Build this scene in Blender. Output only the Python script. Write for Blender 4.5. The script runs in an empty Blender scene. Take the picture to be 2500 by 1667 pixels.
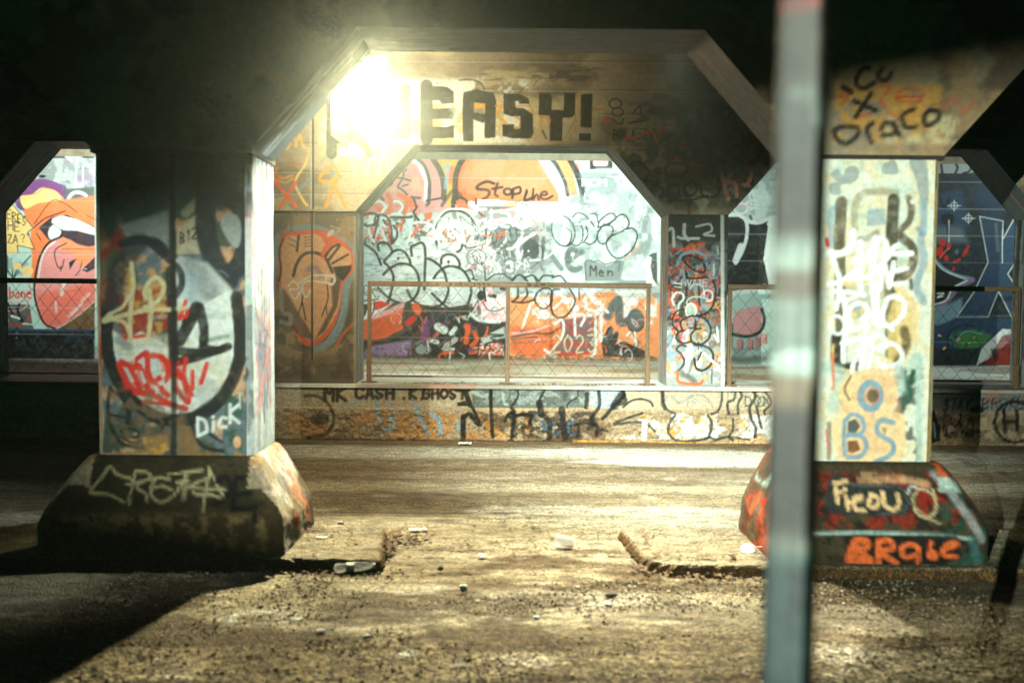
import bpy, math, random
import numpy as np
from mathutils import Matrix, Vector, Euler
R = math.radians
rng = np.random.RandomState(7)
random.seed(7)
S = bpy.context.scene
C = S.collection
# ------------------------------------------------------------------ camera, world, lamps, exposure
HC = 1.66
PITCH, ROLL = 3.05, 0.5
cam = bpy.data.cameras.new('camera')
cam.lens = 36.0; cam.sensor_width = 36.0; cam.clip_end = 200; cam.clip_start = 0.05
cam.dof.use_dof = True; cam.dof.focus_distance = 12.2; cam.dof.aperture_fstop = 1.6
camo = bpy.data.objects.new('camera', cam); C.objects.link(camo)
MR = Matrix.Rotation(R(90-PITCH), 3, 'X') @ Matrix.Rotation(R(ROLL), 3, 'Z')
camo.matrix_world = Matrix.Translation((0, 0, HC)) @ MR.to_4x4()
S.camera = camo
S.view_settings.view_transform = 'Standard'; S.view_settings.look = 'None'
S.view_settings.exposure = 0.0; S.view_settings.gamma = 1.0
S.cycles.use_denoising = True
S.cycles.max_bounces = 6; S.cycles.diffuse_bounces = 0; S.cycles.glossy_bounces = 2
S.cycles.volume_bounces = 0; S.cycles.sample_clamp_indirect = 4
W = bpy.data.worlds.new('World'); S.world = W; W.use_nodes = True
bg = W.node_tree.nodes['Background']
bg.inputs[0].default_value = (0.0, 0.42, 0.20, 1); bg.inputs[1].default_value = 0.22   # faint green night sky

def ray(px, py):
    return MR @ Vector(((px-1250)/2500, (833.5-py)/2500, -1))
def P(px, py, Y):                    # photo pixel -> (X, Z) on the wall plane at depth Y
    d = ray(px, py); return d.x*Y/d.y, HC+d.z*Y/d.y
def G(px, py, Z=0.0):                # photo pixel -> (X, Y) on the level at height Z
    d = ray(px, py); t = (Z-HC)/d.z; return d.x*t, d.y*t

YA, YN, TH = 11.0, 6.06, 0.60        # far arcade plane, near arcade plane, wall thickness
ZW = P(1250, 940, YA)[1]             # walkway level
ZT = P(1250, 356, YA)[1]             # head of the openings
ZH = P(1250, 520, YA)[1]             # foot of the haunches
ZC = 4.4                             # ceiling
YM = G(1250, 885, ZW)[1]             # mural wall
ROADZ = 0.0

def lamp(name, kind, loc, power, color, size=0.1, target=None, cone=None, blend=1.0):
    l = bpy.data.lights.new(name, kind); l.energy = power; l.color = color
    l.shadow_soft_size = size
    if kind == 'SPOT': l.spot_size = R(cone); l.spot_blend = blend
    o = bpy.data.objects.new(name, l); C.objects.link(o); o.location = loc
    if target is not None:
        o.rotation_euler = (Vector(target)-Vector(loc)).to_track_quat('-Z', 'Y').to_euler()
    return o
# walkway lamps above the heads of the openings, floodlight on the road side of the near beam, lamp on the camera's side
lamp('walkway_light', 'SPOT', (0.5, 12.0, ZT+0.35), 680, (0.82, 1.0, 0.92), 0.10, (0.7, 14.3, 1.6), 146, 0.6)
lamp('walkway_light', 'SPOT', (7.4, 12.0, ZT+0.35), 240, (0.86, 1.0, 0.92), 0.10, (7.0, 14.3, 1.9), 140, 0.6)  # added fill that brightens the far right bay
lamp('walkway_light', 'SPOT', (-5.7, 12.2, ZT+0.35), 560, (0.92, 1.0, 0.9), 0.08, (-5.7, 14.3, 2.5), 84, 0.5)
lamp('road_floodlight_light', 'SPOT', (1.1, 7.1, 3.35), 3900, (0.97, 1.0, 0.84), 0.08, (1.5, 9.1, 0.0), 80, 1.0)
lamp('road_lamp_beam', 'SPOT', (-1.13, 8.5, 3.16), 1750, (1.0, 0.90, 0.58), 0.05, (-0.20, 5.0, 0.0), 72, 0.9)
lamp('ramp_lamp_light', 'SPOT', (1.35, 7.7, 4.15), 3400, (1.0, 0.94, 0.72), 0.05, (0.95, 5.6, 0.0), 44, 1.0)
lamp('flank_fill_light', 'SPOT', (1.35, 6.86, 3.50), 750, (0.93, 1.0, 0.92), 0.04, (-1.56, 6.45, 1.75), 46, 0.9)  # fill light added to brighten the left pillar's side face
AL = Vector((-3.0, -4.5, 2.3))
lamp('aisle_lamp_light', 'SPOT', AL, 10000, (0.9, 1.0, 0.85), 0.015, (1.5, 6.0, 1.50), 50, 1.0)

# ------------------------------------------------------------------ object helpers
def tag(o, label=None, cat=None, group=None, kind=None):
    if label: o['label'] = label
    if cat: o['category'] = cat
    if group: o['group'] = group
    if kind: o['kind'] = kind
    return o
def empty(name, loc, label, cat, group=None):
    o = bpy.data.objects.new(name, None); C.objects.link(o); o.location = loc; o.empty_display_size = 0.2
    bpy.context.view_layer.update()
    return tag(o, label, cat, group)
def put(name, me, mat, parent=None):
    o = bpy.data.objects.new(name, me); C.objects.link(o)
    if mat is not None and not me.materials:
        for m in (mat if isinstance(mat, (list, tuple)) else [mat]): me.materials.append(m)
    if parent is not None:
        o.parent = parent; o.matrix_parent_inverse = Matrix.Translation(-Vector(parent.location))
    return o
def mesh_np(name, V, F, col=None, smooth=True):
    V = np.asarray(V, np.float32); F = np.asarray(F, np.int32)
    me = bpy.data.meshes.new(name)
    me.vertices.add(len(V)); me.vertices.foreach_set('co', V.ravel())
    k = F.shape[1]
    me.loops.add(F.size); me.loops.foreach_set('vertex_index', F.ravel())
    me.polygons.add(len(F)); me.polygons.foreach_set('loop_start', np.arange(len(F), dtype=np.int32)*k)
    me.polygons.foreach_set('loop_total', np.full(len(F), k, np.int32))
    me.polygons.foreach_set('use_smooth', np.full(len(F), smooth, bool))
    if col is not None:
        a = me.color_attributes.new('Col', 'FLOAT_COLOR', 'POINT')
        a.data.foreach_set('color', np.concatenate([col, np.ones((len(V), 1))], 1).astype(np.float32).ravel())
    me.update(calc_edges=True); me.validate()
    return me
class MB:                             # collects boxes, tubes, lofts as one mesh
    def __init__(s): s.v = []; s.f = []
    def add(s, vs, fs):
        b = len(s.v); s.v += [tuple(v) for v in vs]; s.f += [tuple(i+b for i in f) for f in fs]; return s
    def box(s, c, d, rot=None, bev=0.0):
        x, y, z = d[0]/2, d[1]/2, d[2]/2
        if bev:
            rings = []
            for zz, q in ((-z, bev), (-z+bev, 0), (z-bev, 0), (z, bev)):
                X, Y = x-q, y-q
                rings.append([(-X, -Y+bev, zz), (-X+bev, -Y, zz), (X-bev, -Y, zz), (X, -Y+bev, zz), (X, Y-bev, zz), (X-bev, Y, zz), (-X+bev, Y, zz), (-X, Y-bev, zz)])
            vs = [Vector(p) for r in rings for p in r]; n = 8
            fs = [(i*n+j, i*n+(j+1) % n, (i+1)*n+(j+1) % n, (i+1)*n+j) for i in range(3) for j in range(n)]
            fs += [tuple(range(n-1, -1, -1)), tuple(range(3*n, 4*n))]
        else:
            vs = [Vector((a*x, b*y, e*z)) for a in (-1, 1) for b in (-1, 1) for e in (-1, 1)]
            fs = [(0, 1, 3, 2), (4, 6, 7, 5), (0, 4, 5, 1), (2, 3, 7, 6), (0, 2, 6, 4), (1, 5, 7, 3)]
        if rot is not None: vs = [Euler(rot).to_matrix() @ v for v in vs]
        return s.add([v+Vector(c) for v in vs], fs)
    def tube(s, a, b, r, n=8, r2=None, caps=True):
        a, b = Vector(a), Vector(b); q = (b-a).to_track_quat('Z', 'Y'); r2 = r if r2 is None else r2
        vs = [a+q @ Vector((r*math.cos(t), r*math.sin(t), 0)) for t in [2*math.pi*i/n for i in range(n)]]
        vs += [b+q @ Vector((r2*math.cos(t), r2*math.sin(t), 0)) for t in [2*math.pi*i/n for i in range(n)]]
        fs = [(i, (i+1) % n, n+(i+1) % n, n+i) for i in range(n)]
        if caps: fs += [tuple(range(n-1, -1, -1)), tuple(range(n, 2*n))]
        return s.add(vs, fs)
    def lathe(s, c, prof, n=20, rot=None, squash=1.0):
        vs = []
        for r, z in prof:
            for i in range(n):
                t = 2*math.pi*i/n; v = Vector((r*math.cos(t), r*squash*math.sin(t), z))
                if rot is not None: v = Euler(rot).to_matrix() @ v
                vs.append(v+Vector(c))
        m = len(prof)
        fs = [(i*n+j, i*n+(j+1) % n, (i+1)*n+(j+1) % n, (i+1)*n+j) for i in range(m-1) for j in range(n)]
        return s.add(vs, fs)
    def mesh(s, name, smooth=False):
        me = bpy.data.meshes.new(name); me.from_pydata([tuple(v) for v in s.v], [], s.f); me.update()
        me.polygons.foreach_set('use_smooth', np.full(len(me.polygons), smooth, bool))
        return me
    def build(s, name, mat, parent=None, smooth=False):
        return put(name, s.mesh(name, smooth), mat, parent)

# ------------------------------------------------------------------ materials
def lin(c):
    c = np.asarray(c, float)/255.0
    return np.where(c <= 0.04045, c/12.92, ((c+0.055)/1.055)**2.4)
def nt(name):
    m = bpy.data.materials.new(name); m.use_nodes = True; t = m.node_tree
    return m, t, t.nodes['Principled BSDF']
def node(t, kind, **kw):
    n = t.nodes.new(kind)
    for k, v in kw.items():
        if k.startswith('i_'): n.inputs[k[2:].replace('_', ' ')].default_value = v
        else: setattr(n, k, v)
    return n
def painted(name, rough=0.7, spec=0.35, bump=0.25, scale=26, lo=0.74, hi=1.16, fine=160):
    m, t, b = nt(name); L = t.links
    at = node(t, 'ShaderNodeVertexColor', layer_name='Col')
    g = node(t, 'ShaderNodeNewGeometry')
    n1 = node(t, 'ShaderNodeTexNoise', i_Scale=scale, i_Detail=8.0, i_Roughness=0.68)
    n2 = node(t, 'ShaderNodeTexNoise', i_Scale=fine, i_Detail=3.0, i_Roughness=0.7)
    L.new(g.outputs['Position'], n1.inputs['Vector']); L.new(g.outputs['Position'], n2.inputs['Vector'])
    mr = node(t, 'ShaderNodeMapRange', i_From_Min=0.3, i_From_Max=0.7, i_To_Min=lo, i_To_Max=hi)
    L.new(n1.outputs['Fac'], mr.inputs['Value'])
    mx = node(t, 'ShaderNodeVectorMath', operation='SCALE')
    L.new(at.outputs['Color'], mx.inputs[0]); L.new(mr.outputs['Result'], mx.inputs['Scale'])
    L.new(mx.outputs['Vector'], b.inputs['Base Color'])
    ad = node(t, 'ShaderNodeMath', operation='MULTIPLY_ADD'); ad.inputs[1].default_value = 0.45
    L.new(n2.outputs['Fac'], ad.inputs[0]); L.new(n1.outputs['Fac'], ad.inputs[2])
    bp = node(t, 'ShaderNodeBump', i_Strength=bump, i_Distance=0.02); L.new(ad.outputs[0], bp.inputs['Height'])
    L.new(bp.outputs['Normal'], b.inputs['Normal'])
    b.inputs['Roughness'].default_value = rough; b.inputs['Specular IOR Level'].default_value = spec
    return m
def plain(name, col, rough=0.6, metal=0.0, var=0.2, scale=30, bump=0.1, spec=0.5):
    m, t, b = nt(name); L = t.links
    g = node(t, 'ShaderNodeNewGeometry')
    n1 = node(t, 'ShaderNodeTexNoise', i_Scale=scale, i_Detail=6.0, i_Roughness=0.65)
    L.new(g.outputs['Position'], n1.inputs['Vector'])
    cr = node(t, 'ShaderNodeValToRGB'); c = lin(col)
    cr.color_ramp.elements[0].position = 0.3; cr.color_ramp.elements[1].position = 0.7
    cr.color_ramp.elements[0].color = (*(c*(1-var)), 1); cr.color_ramp.elements[1].color = (*np.clip(c*(1+var), 0, 0.9), 1)
    L.new(n1.outputs['Fac'], cr.inputs['Fac']); L.new(cr.outputs['Color'], b.inputs['Base Color'])
    bp = node(t, 'ShaderNodeBump', i_Strength=bump, i_Distance=0.01); L.new(n1.outputs['Fac'], bp.inputs['Height'])
    L.new(bp.outputs['Normal'], b.inputs['Normal'])
    b.inputs['Roughness'].default_value = rough; b.inputs['Metallic'].default_value = metal; b.inputs['Specular IOR Level'].default_value = spec
    return m
M_paint = painted('painted_concrete', rough=0.62, bump=0.5)
M_mural = painted('painted_mural_wall', rough=0.5, bump=0.5, lo=0.9, hi=1.07, scale=18)
M_rough = painted('rough_concrete', rough=0.9, spec=0.2, bump=0.9, scale=34, lo=0.55, hi=1.3, fine=120)
M_conc = plain('bare_concrete', (128, 120, 100), 0.9, scale=8, var=0.3, bump=0.4)
M_ceil = plain('sooty_concrete', (84, 82, 72), 0.95, scale=6, var=0.3, bump=0.4)
M_metal = plain('brown_painted_steel', (122, 100, 76), 0.45, 0.3, var=0.25, scale=20)
M_dkmetal = plain('dark_steel', (58, 56, 50), 0.5, 0.5, var=0.3, scale=20)
M_galv = plain('galvanised_wire', (120, 112, 96), 0.5, 0.6, var=0.2, scale=50)

# ------------------------------------------------------------------ paint canvases: spray strokes rasterised into vertex colours
PAL = dict(K=(20, 24, 24), k=(48, 54, 52), W=(226, 236, 230), w=(196, 208, 204), G=(120, 130, 128), g=(160, 170, 168), d=(84, 94, 92),
  O=(232, 98, 48), o=(240, 150, 92), P=(222, 146, 142), p=(244, 186, 190), R=(214, 44, 30), r=(150, 40, 26), B=(132, 164, 182), b=(44, 70, 96), N=(22, 36, 46),
  V=(112, 66, 120), v=(146, 118, 156), Y=(236, 204, 128), y=(214, 160, 70), T=(228, 178, 134), t=(180, 150, 108), C=(150, 138, 112), c=(190, 180, 152), D=(84, 74, 58),
  E=(66, 128, 66), e=(32, 84, 66), S=(96, 112, 118), n=(118, 98, 72), M=(182, 212, 202), m=(206, 226, 216), H=(206, 196, 150), h=(104, 76, 44), u=(70, 50, 34), x=(60, 72, 48))
def colr(c): return lin(PAL[c] if isinstance(c, str) else c)
def vnoise(h, w, cell, seed, octv=4, ax=1.0, rough=0.55):
    r = np.random.RandomState(seed); out = np.zeros((h, w)); amp = 1; tot = 0
    for o in range(octv):
        cy = max(cell/2**o, 1.0); cx = max(cell*ax/2**o, 1.0)
        gh, gw = int(h/cy)+3, int(w/cx)+3; g = r.rand(gh, gw)
        y = np.arange(h)/cy; x = np.arange(w)/cx
        y0 = y.astype(int); x0 = x.astype(int); fy = y-y0; fx = x-x0
        fy = (fy*fy*(3-2*fy))[:, None]; fx = (fx*fx*(3-2*fx))[None]
        a = g[y0][:, x0]; b_ = g[y0][:, x0+1]; c_ = g[y0+1][:, x0]; d_ = g[y0+1][:, x0+1]
        out += amp*((a*(1-fx)+b_*fx)*(1-fy)+(c_*(1-fx)+d_*fx)*fy); tot += amp; amp *= rough
    return out/tot
def sstep(x): x = np.clip(x, 0, 1); return x*x*(3-2*x)
FONT = {'A': '00 26 40|12 32', 'B': '00 06|06 35 34 03|03 32 31 00', 'C': '45 26 05 01 20 41', 'D': '00 06|06 35 42 31 00', 'E': '46 06 00 40|03 33', 'F': '00 06 46|03 33',
 'G': '45 26 04 01 20 41 43 23', 'H': '00 06|40 46|03 43', 'I': '20 26', 'J': '36 31 10 01', 'K': '00 06|46 03 40', 'L': '06 00 40', 'M': '00 06 23 46 40', 'N': '00 06 40 46',
 'O': '26 04 02 20 42 44 26', 'P': '00 06|06 45 44 03', 'Q': '26 04 02 20 42 44 26|21 40', 'R': '00 06|06 45 44 03|13 40', 'S': '45 26 05 13 32 31 10 01', 'T': '06 46|26 20',
 'U': '06 01 20 41 46', 'V': '06 20 46', 'W': '06 10 24 30 46', 'X': '00 46|06 40', 'Y': '06 23 46|23 20', 'Z': '06 46 00 40', '?': '05 26 45 33 22|20 20', '!': '26 22|20 20',
 '0': '26 04 02 20 42 44 26', '1': '15 26 20', '2': '05 26 44 00 40', '3': '06 46 23 42 20 01', '9': '44 26 04 13 44 30', '.': '20 20', '$': '45 26 05 13 32 31 10 01|27 2.',
 'a': '33 13 01 10 32 33 40', 'b': '06 00 20 42 23 02', 'c': '33 13 01 10 30', 'e': '02 32 23 13 01 10 30', 'h': '06 00|02 23 32 30', 'i': '23 20|25 25', 'k': '06 00|33 01 30',
 'n': '03 00|02 23 32 30', 'o': '23 01 10 30 32 23', 'p': '03 0.|03 33 31 01', 'r': '03 00|02 13 33', 's': '33 03 21 10 00', 't': '25 21 30|03 33', 'u': '03 01 20 32|33 30',
 'v': '03 20 43', 'w': '03 10 22 30 43', 'y': '03 11|33 0.', 'z': '03 33 00 30', 'g': '33 03 01 31|33 2. 0.', 'm': '00 03 13 20|20 22 33 40', "'": '26 25', '"': '16 15|36 35'}
class Canvas:
    def __init__(s, Y, x0, x1, z0, z1, res, base='C', px=True):
        s.Y = Y; s.px = px; s.x0, s.x1, s.z0, s.z1, s.res = x0, x1, z0, z1, res
        s.w = int((x1-x0)*res)+2; s.h = int((z1-z0)*res)+2
        s.a = np.empty((s.h, s.w, 3), np.float32); s.a[:] = colr(base); s.fr = (0, 0, 1.0); s.seed = 11
        s.hgt = None
    def f(s, ox=0, oy=0, sc=1.0): s.fr = (ox, oy, sc); return s
    def k(s):                           # canvas cells per frame unit
        return (s.Y/2500*s.res/s.fr[2]) if s.px else s.res
    def conv(s, pts):
        if isinstance(pts, str): pts = [tuple(float(v) for v in q.split(',')) for q in pts.split()]
        out = []
        for x, y in pts:
            if s.px: X, Z = P(s.fr[0]+x/s.fr[2], s.fr[1]+y/s.fr[2], s.Y)
            else: X, Z = x, y
            out.append(((X-s.x0)*s.res, (s.z1-Z)*s.res))
        return np.array(out)
    @staticmethod
    def spline(p, close=False, n=7):
        if len(p) < 3: return p
        q = np.vstack([p[-1:], p, p[:2]]) if close else np.vstack([2*p[:1]-p[1:2], p, 2*p[-1:]-p[-2:-1]])
        t = np.linspace(0, 1, n, endpoint=False)[:, None]; o = []
        for i in range(len(q)-3):
            a, b_, c_, d_ = q[i], q[i+1], q[i+2], q[i+3]
            o.append(0.5*((2*b_)+(c_-a)*t+(2*a-5*b_+4*c_-d_)*t*t+(-a+3*b_-3*c_+d_)*t**3))
        o.append(q[-2][None] if not close else q[1][None]); return np.vstack(o)
    def dist(s, p, pad):
        lo = np.floor(p.min(0)-pad).astype(int); hi = np.ceil(p.max(0)+pad).astype(int)+1
        X0, Y0 = max(lo[0], 0), max(lo[1], 0); X1, Y1 = min(hi[0], s.w), min(hi[1], s.h)
        if X1 <= X0 or Y1 <= Y0: return None
        D = np.full((Y1-Y0, X1-X0), 1e9, np.float32)
        for a, b_ in zip(p[:-1], p[1:]):
            ax0 = max(int(min(a[0], b_[0])-pad), X0); ax1 = min(int(max(a[0], b_[0])+pad)+2, X1)
            ay0 = max(int(min(a[1], b_[1])-pad), Y0); ay1 = min(int(max(a[1], b_[1])+pad)+2, Y1)
            if ax1 <= ax0 or ay1 <= ay0: continue
            x = np.arange(ax0, ax1, dtype=np.float32)[None]; y = np.arange(ay0, ay1, dtype=np.float32)[:, None]
            d = b_-a; L2 = max(float(d @ d), 1e-6)
            t = np.clip(((x-a[0])*d[0]+(y-a[1])*d[1])/L2, 0, 1)
            q = (x-a[0]-t*d[0])**2+(y-a[1]-t*d[1])**2
            v = D[ay0-Y0:ay1-Y0, ax0-X0:ax1-X0]; np.minimum(v, q, out=v)
        return X0, Y0, X1, Y1, np.sqrt(D)
    def blend(s, X0, Y0, X1, Y1, m, col, tex=0.0):
        if tex:
            s.seed += 1; m = m*(1-tex+tex*np.clip(2.4*vnoise(m.shape[0], m.shape[1], 5, s.seed, 3)-0.5, 0, 1))
        v = s.a[Y0:Y1, X0:X1]; v += (colr(col)-v)*m[..., None]
    def s(s, pts, w, col, soft=0.3, a=1.0, sm=1, close=0, tex=0.12):
        p = s.conv(pts)
        if close: p = np.vstack([p, p[:1]]) if not sm else p
        if sm and len(p) > 2: p = s.spline(p, bool(close))
        w = w*s.k(); e = max(soft*w, 0.8); r = s.dist(p, w/2+e+1)
        if r is None: return s
        X0, Y0, X1, Y1, D = r
        s.blend(X0, Y0, X1, Y1, a*sstep((w/2+e*0.5-D)/e), col, tex); return s
    def p(s, pts, col, soft=0.0, a=1.0, sm=0, tex=0.06):
        p = s.conv(pts); p = s.spline(p, True) if sm else np.vstack([p, p[:1]])
        e = max(soft*s.k(), 0.8); r = s.dist(p, e+2)
        if r is None: return s
        X0, Y0, X1, Y1, D = r
        y = np.arange(Y0, Y1)[:, None]+0.01; x = np.arange(X0, X1)[None]; ins = np.zeros(D.shape, bool)
        for (ax, ay), (bx, by) in zip(p[:-1], p[1:]):
            if ay == by: continue
            ins ^= ((ay > y) != (by > y)) & (x < (bx-ax)*(y-ay)/(by-ay)+ax)
        sd = np.where(ins, D, -D)
        s.blend(X0, Y0, X1, Y1, a*sstep((sd+e*0.5)/e), col, tex); return s
    def o(s, pts, fill, w, line, sm=1, soft=0.2, a=1.0):
        if fill: s.p(pts, fill, sm=sm, a=a)
        return s.s(pts, w, line, soft, sm=sm, close=1)
    def e(s, cx, cy, rx, ry, w, col, a0=0, a1=360, rot=0, soft=0.3, a=1.0):
        n = 20; c_, s_ = math.cos(R(rot)), math.sin(R(rot)); pts = []
        for i in range(n+1):
            t = R(a0+(a1-a0)*i/n); x, y = rx*math.cos(t), ry*math.sin(t); pts.append((cx+x*c_-y*s_, cy+x*s_+y*c_))
        return s.s(pts, w, col, soft, a, sm=0) if w else s.p(pts[:-1], col, soft, a)
    def t(s, txt, x, y, h, w, col, wd=0.62, gap=0.24, slant=0.0, rise=0.0, soft=0.3, jit=0.08, a=1.0, sm=1):
        r = random.Random(len(txt)*7+int(abs(x)*13)); cx = x; up = -1 if s.px else 1
        for ch in txt:
            if ch == ' ': cx += h*wd*0.7; continue
            for st in FONT.get(ch, '00 40').split('|'):
                pts = []
                for q in st.split():
                    gx = int(q[0])/4*wd*h; gy = (-1.3 if q[1] == '.' else int(q[1]))/6*h
                    gx += r.uniform(-jit, jit)*h*0.5; gy += r.uniform(-jit, jit)*h*0.5
                    pts.append((cx+gx+slant*gy, y+up*gy+rise*(cx-x)))
                s.s(pts, w, col, soft, a, sm=sm)
            cx += h*wd+h*gap
        return s
    def mot(s, col, cell, thr, a, box=None, seed=1, ax=1.0, soft=0.1, octv=5):     # blotches of paint or dirt
        X0, Y0, X1, Y1 = 0, 0, s.w, s.h
        if box:
            q = s.conv([(box[0], box[1]), (box[2], box[3])]); X0, X1 = sorted((int(q[0][0]), int(q[1][0]))); Y0, Y1 = sorted((int(q[0][1]), int(q[1][1])))
            X0, Y0 = max(X0, 0), max(Y0, 0); X1, Y1 = min(X1, s.w), min(Y1, s.h)
        if X1-X0 < 3 or Y1-Y0 < 3: return s
        n = vnoise(Y1-Y0, X1-X0, max(cell*s.k(), 2), seed, octv, ax)
        m = a*sstep((n-thr)/soft+0.5)
        if box:
            yy = np.minimum(np.arange(Y1-Y0), np.arange(Y1-Y0)[::-1])[:, None]; xx = np.minimum(np.arange(X1-X0), np.arange(X1-X0)[::-1])[None]
            m = m*sstep(np.minimum(yy, xx)/(0.10*min(X1-X0, Y1-Y0)+1))
        s.blend(X0, Y0, X1, Y1, m, col); return s
    def chaos(s, box, n, cols, w=(4, 8), size=(20, 50), seed=3, a=0.9, soft=0.35):
        r = random.Random(seed); x0, y0, x1, y1 = box
        for _ in range(n):
            cx, cy = r.uniform(x0, x1), r.uniform(y0, y1); q = r.uniform(*size); k_ = r.random(); c_ = r.choice(cols); ww = r.uniform(*w)
            if k_ < 0.4: s.e(cx, cy, q*r.uniform(.35, .6), q*r.uniform(.35, .6), ww, c_, r.uniform(0, 180), r.uniform(200, 400), r.uniform(0, 90), soft, a)
            elif k_ < 0.8: s.s([(cx+r.uniform(-q, q)*.6, cy+r.uniform(-q, q)*.6) for _ in range(4)], ww, c_, soft, a)
            else: s.s([(cx, cy-q*.4), (cx+r.uniform(-.2, .2)*q, cy+q*.5)], ww, c_, soft, a)
        return s
    def spk(s, box, n, size, col, seed=5, a=0.9):
        r = random.Random(seed); x0, y0, x1, y1 = box
        for _ in range(n):
            x, y = r.uniform(x0, x1), r.uniform(y0, y1); q = size*r.uniform(.5, 1.5)
            s.s([(x, y), (x+r.uniform(-1, 1)*q*.6, y+r.uniform(-.6, .6)*q)], q, col, 0.3, a)
        return s
    def sample(s, X, Z):
        u = np.clip((np.asarray(X)-s.x0)*s.res, 0, s.w-1.001); v = np.clip((s.z1-np.asarray(Z))*s.res, 0, s.h-1.001)
        i, j = v.astype(int), u.astype(int); fy, fx = (v-i)[..., None], (u-j)[..., None]
        a = s.a; return (a[i, j]*(1-fx)+a[i, j+1]*fx)*(1-fy)+(a[i+1, j]*(1-fx)+a[i+1, j+1]*fx)*fy
def grid(q, cell, maxn=2600):           # q = 4 corners (u0v0, u1v0, u1v1, u0v1) -> verts, faces
    q = [np.array(p, float) for p in q]
    lu = max(np.linalg.norm(q[1]-q[0]), np.linalg.norm(q[2]-q[3])); lv = max(np.linalg.norm(q[3]-q[0]), np.linalg.norm(q[2]-q[1]))
    nu, nv = min(max(int(lu/cell), 1), maxn), min(max(int(lv/cell), 1), maxn)
    u = np.linspace(0, 1, nu+1)[None, :, None]; v = np.linspace(0, 1, nv+1)[:, None, None]
    V = ((q[0]*(1-u)+q[1]*u)*(1-v)+(q[3]*(1-u)+q[2]*u)*v).reshape(-1, 3)
    i = np.arange(nv)[:, None]*(nu+1)+np.arange(nu)[None]; i = i.ravel()
    return V, np.stack([i, i+1, i+nu+2, i+nu+1], 1)
def join(parts):
    V, F, K, b = [], [], [], 0
    for v, f, c_ in parts: V.append(v); F.append(f+b); K.append(c_); b += len(v)
    return np.vstack(V), np.vstack(F), np.vstack(K)
def face(q, cell, cv, mode='y', dz=None):   # a painted planar piece; mode picks which world axes feed the canvas
    V, F = grid(q, cell)
    c_ = cv.sample(V[:, 0], V[:, 2]) if mode == 'y' else cv.sample(V[:, 1], V[:, 2]) if mode == 'x' else cv.sample(V[:, 0], V[:, 1])
    if dz is not None: V = V+dz(V)
    return V, F, c_
def streak_canvas(x0, x1, z0, z1, res, base, cols, seed, vert=True, n=90, ln=0.5, wd=(0.008, 0.04)):
    c_ = Canvas(1, x0, x1, z0, z1, res, base, px=False); r = random.Random(seed)
    for _ in range(n):
        x, z = r.uniform(x0, x1), r.uniform(z0, z1); L_ = ln*r.uniform(.3, 1.4); col = r.choice(cols); w = r.uniform(*wd)
        if vert: pts = [(x+r.uniform(-.015, .015), z+L_*t) for t in (0, .35, .7, 1)]
        else: pts = [(x+L_*t, z+r.uniform(-.015, .015)) for t in (0, .35, .7, 1)]
        c_.s(pts, w, col, 0.35, 0.85)
    return c_
def spandrel(name, Yf, Yb, bays, x0, x1, cv, scv, fine, coarse=0.05, mat=None, parent=None, foot=0.0, zone=None):
    """wall over octagon-headed openings: front face, diagonal and level soffits, back face"""
    hx, parts = 0.63, []
    xs = [x0]+[v for b_ in bays for v in b_]+[x1]
    def cellof(a, b_): return fine if zone is None or (b_ > zone[0] and a < zone[1]) else coarse
    def fr(q, c): parts.append(face([(x, Yf, z) for x, z in q], c, cv))
    def bk(q): parts.append(face([(x, Yb, z) for x, z in q][::-1], coarse, cv))
    for i in range(0, len(xs), 2):      # above piers
        a, b_ = xs[i], xs[i+1]; q = [(a, ZH), (b_, ZH), (b_, ZC), (a, ZC)]; fr(q, cellof(a, b_)); bk(q)
    for a, b_ in bays:
        c = cellof(a, b_)
        for q in ([(a, ZH), (a+hx, ZT), (a+hx, ZC), (a, ZC)], [(b_-hx, ZT), (b_, ZH), (b_, ZC), (b_-hx, ZC)], [(a+hx, ZT), (b_-hx, ZT), (b_-hx, ZC), (a+hx, ZC)]):
            fr(q, c); bk(q)
        for p0, p1 in (((a, ZH), (a+hx, ZT)), ((a+hx, ZT), (b_-hx, ZT)), ((b_-hx, ZT), (b_, ZH))):
            V, F = grid([(p0[0], Yf, p0[1]), (p0[0], Yb, p0[1]), (p1[0], Yb, p1[1]), (p1[0], Yf, p1[1])], max(fine, 0.008))
            s_ = np.hypot(V[:, 0]-p0[0], V[:, 2]-p0[1])+p0[0]
            parts.append((V, F, scv.sample(s_, V[:, 1])))
    V, F, K = join(parts)
    if foot: V[:, 1] += np.where(np.abs(V[:, 1]-Yf) < 1e-4, -foot, 0)
    return put(name, mesh_np(name, V, F, K, smooth=False), mat or M_paint, parent)
# ------------------------------------------------------------------ the mural wall behind the walkway
def xr(px, Y): return P(px, 750, Y)[0]
cm = Canvas(YM, -8.6, 9.4, ZW-0.02, ZC, 105, 'g')
c = cm
c.f().mot('m', 120, .45, .8, (600, 300, 2000, 900), 3); c.mot('d', 60, .62, .4, (600, 300, 2000, 900), 4)
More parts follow.
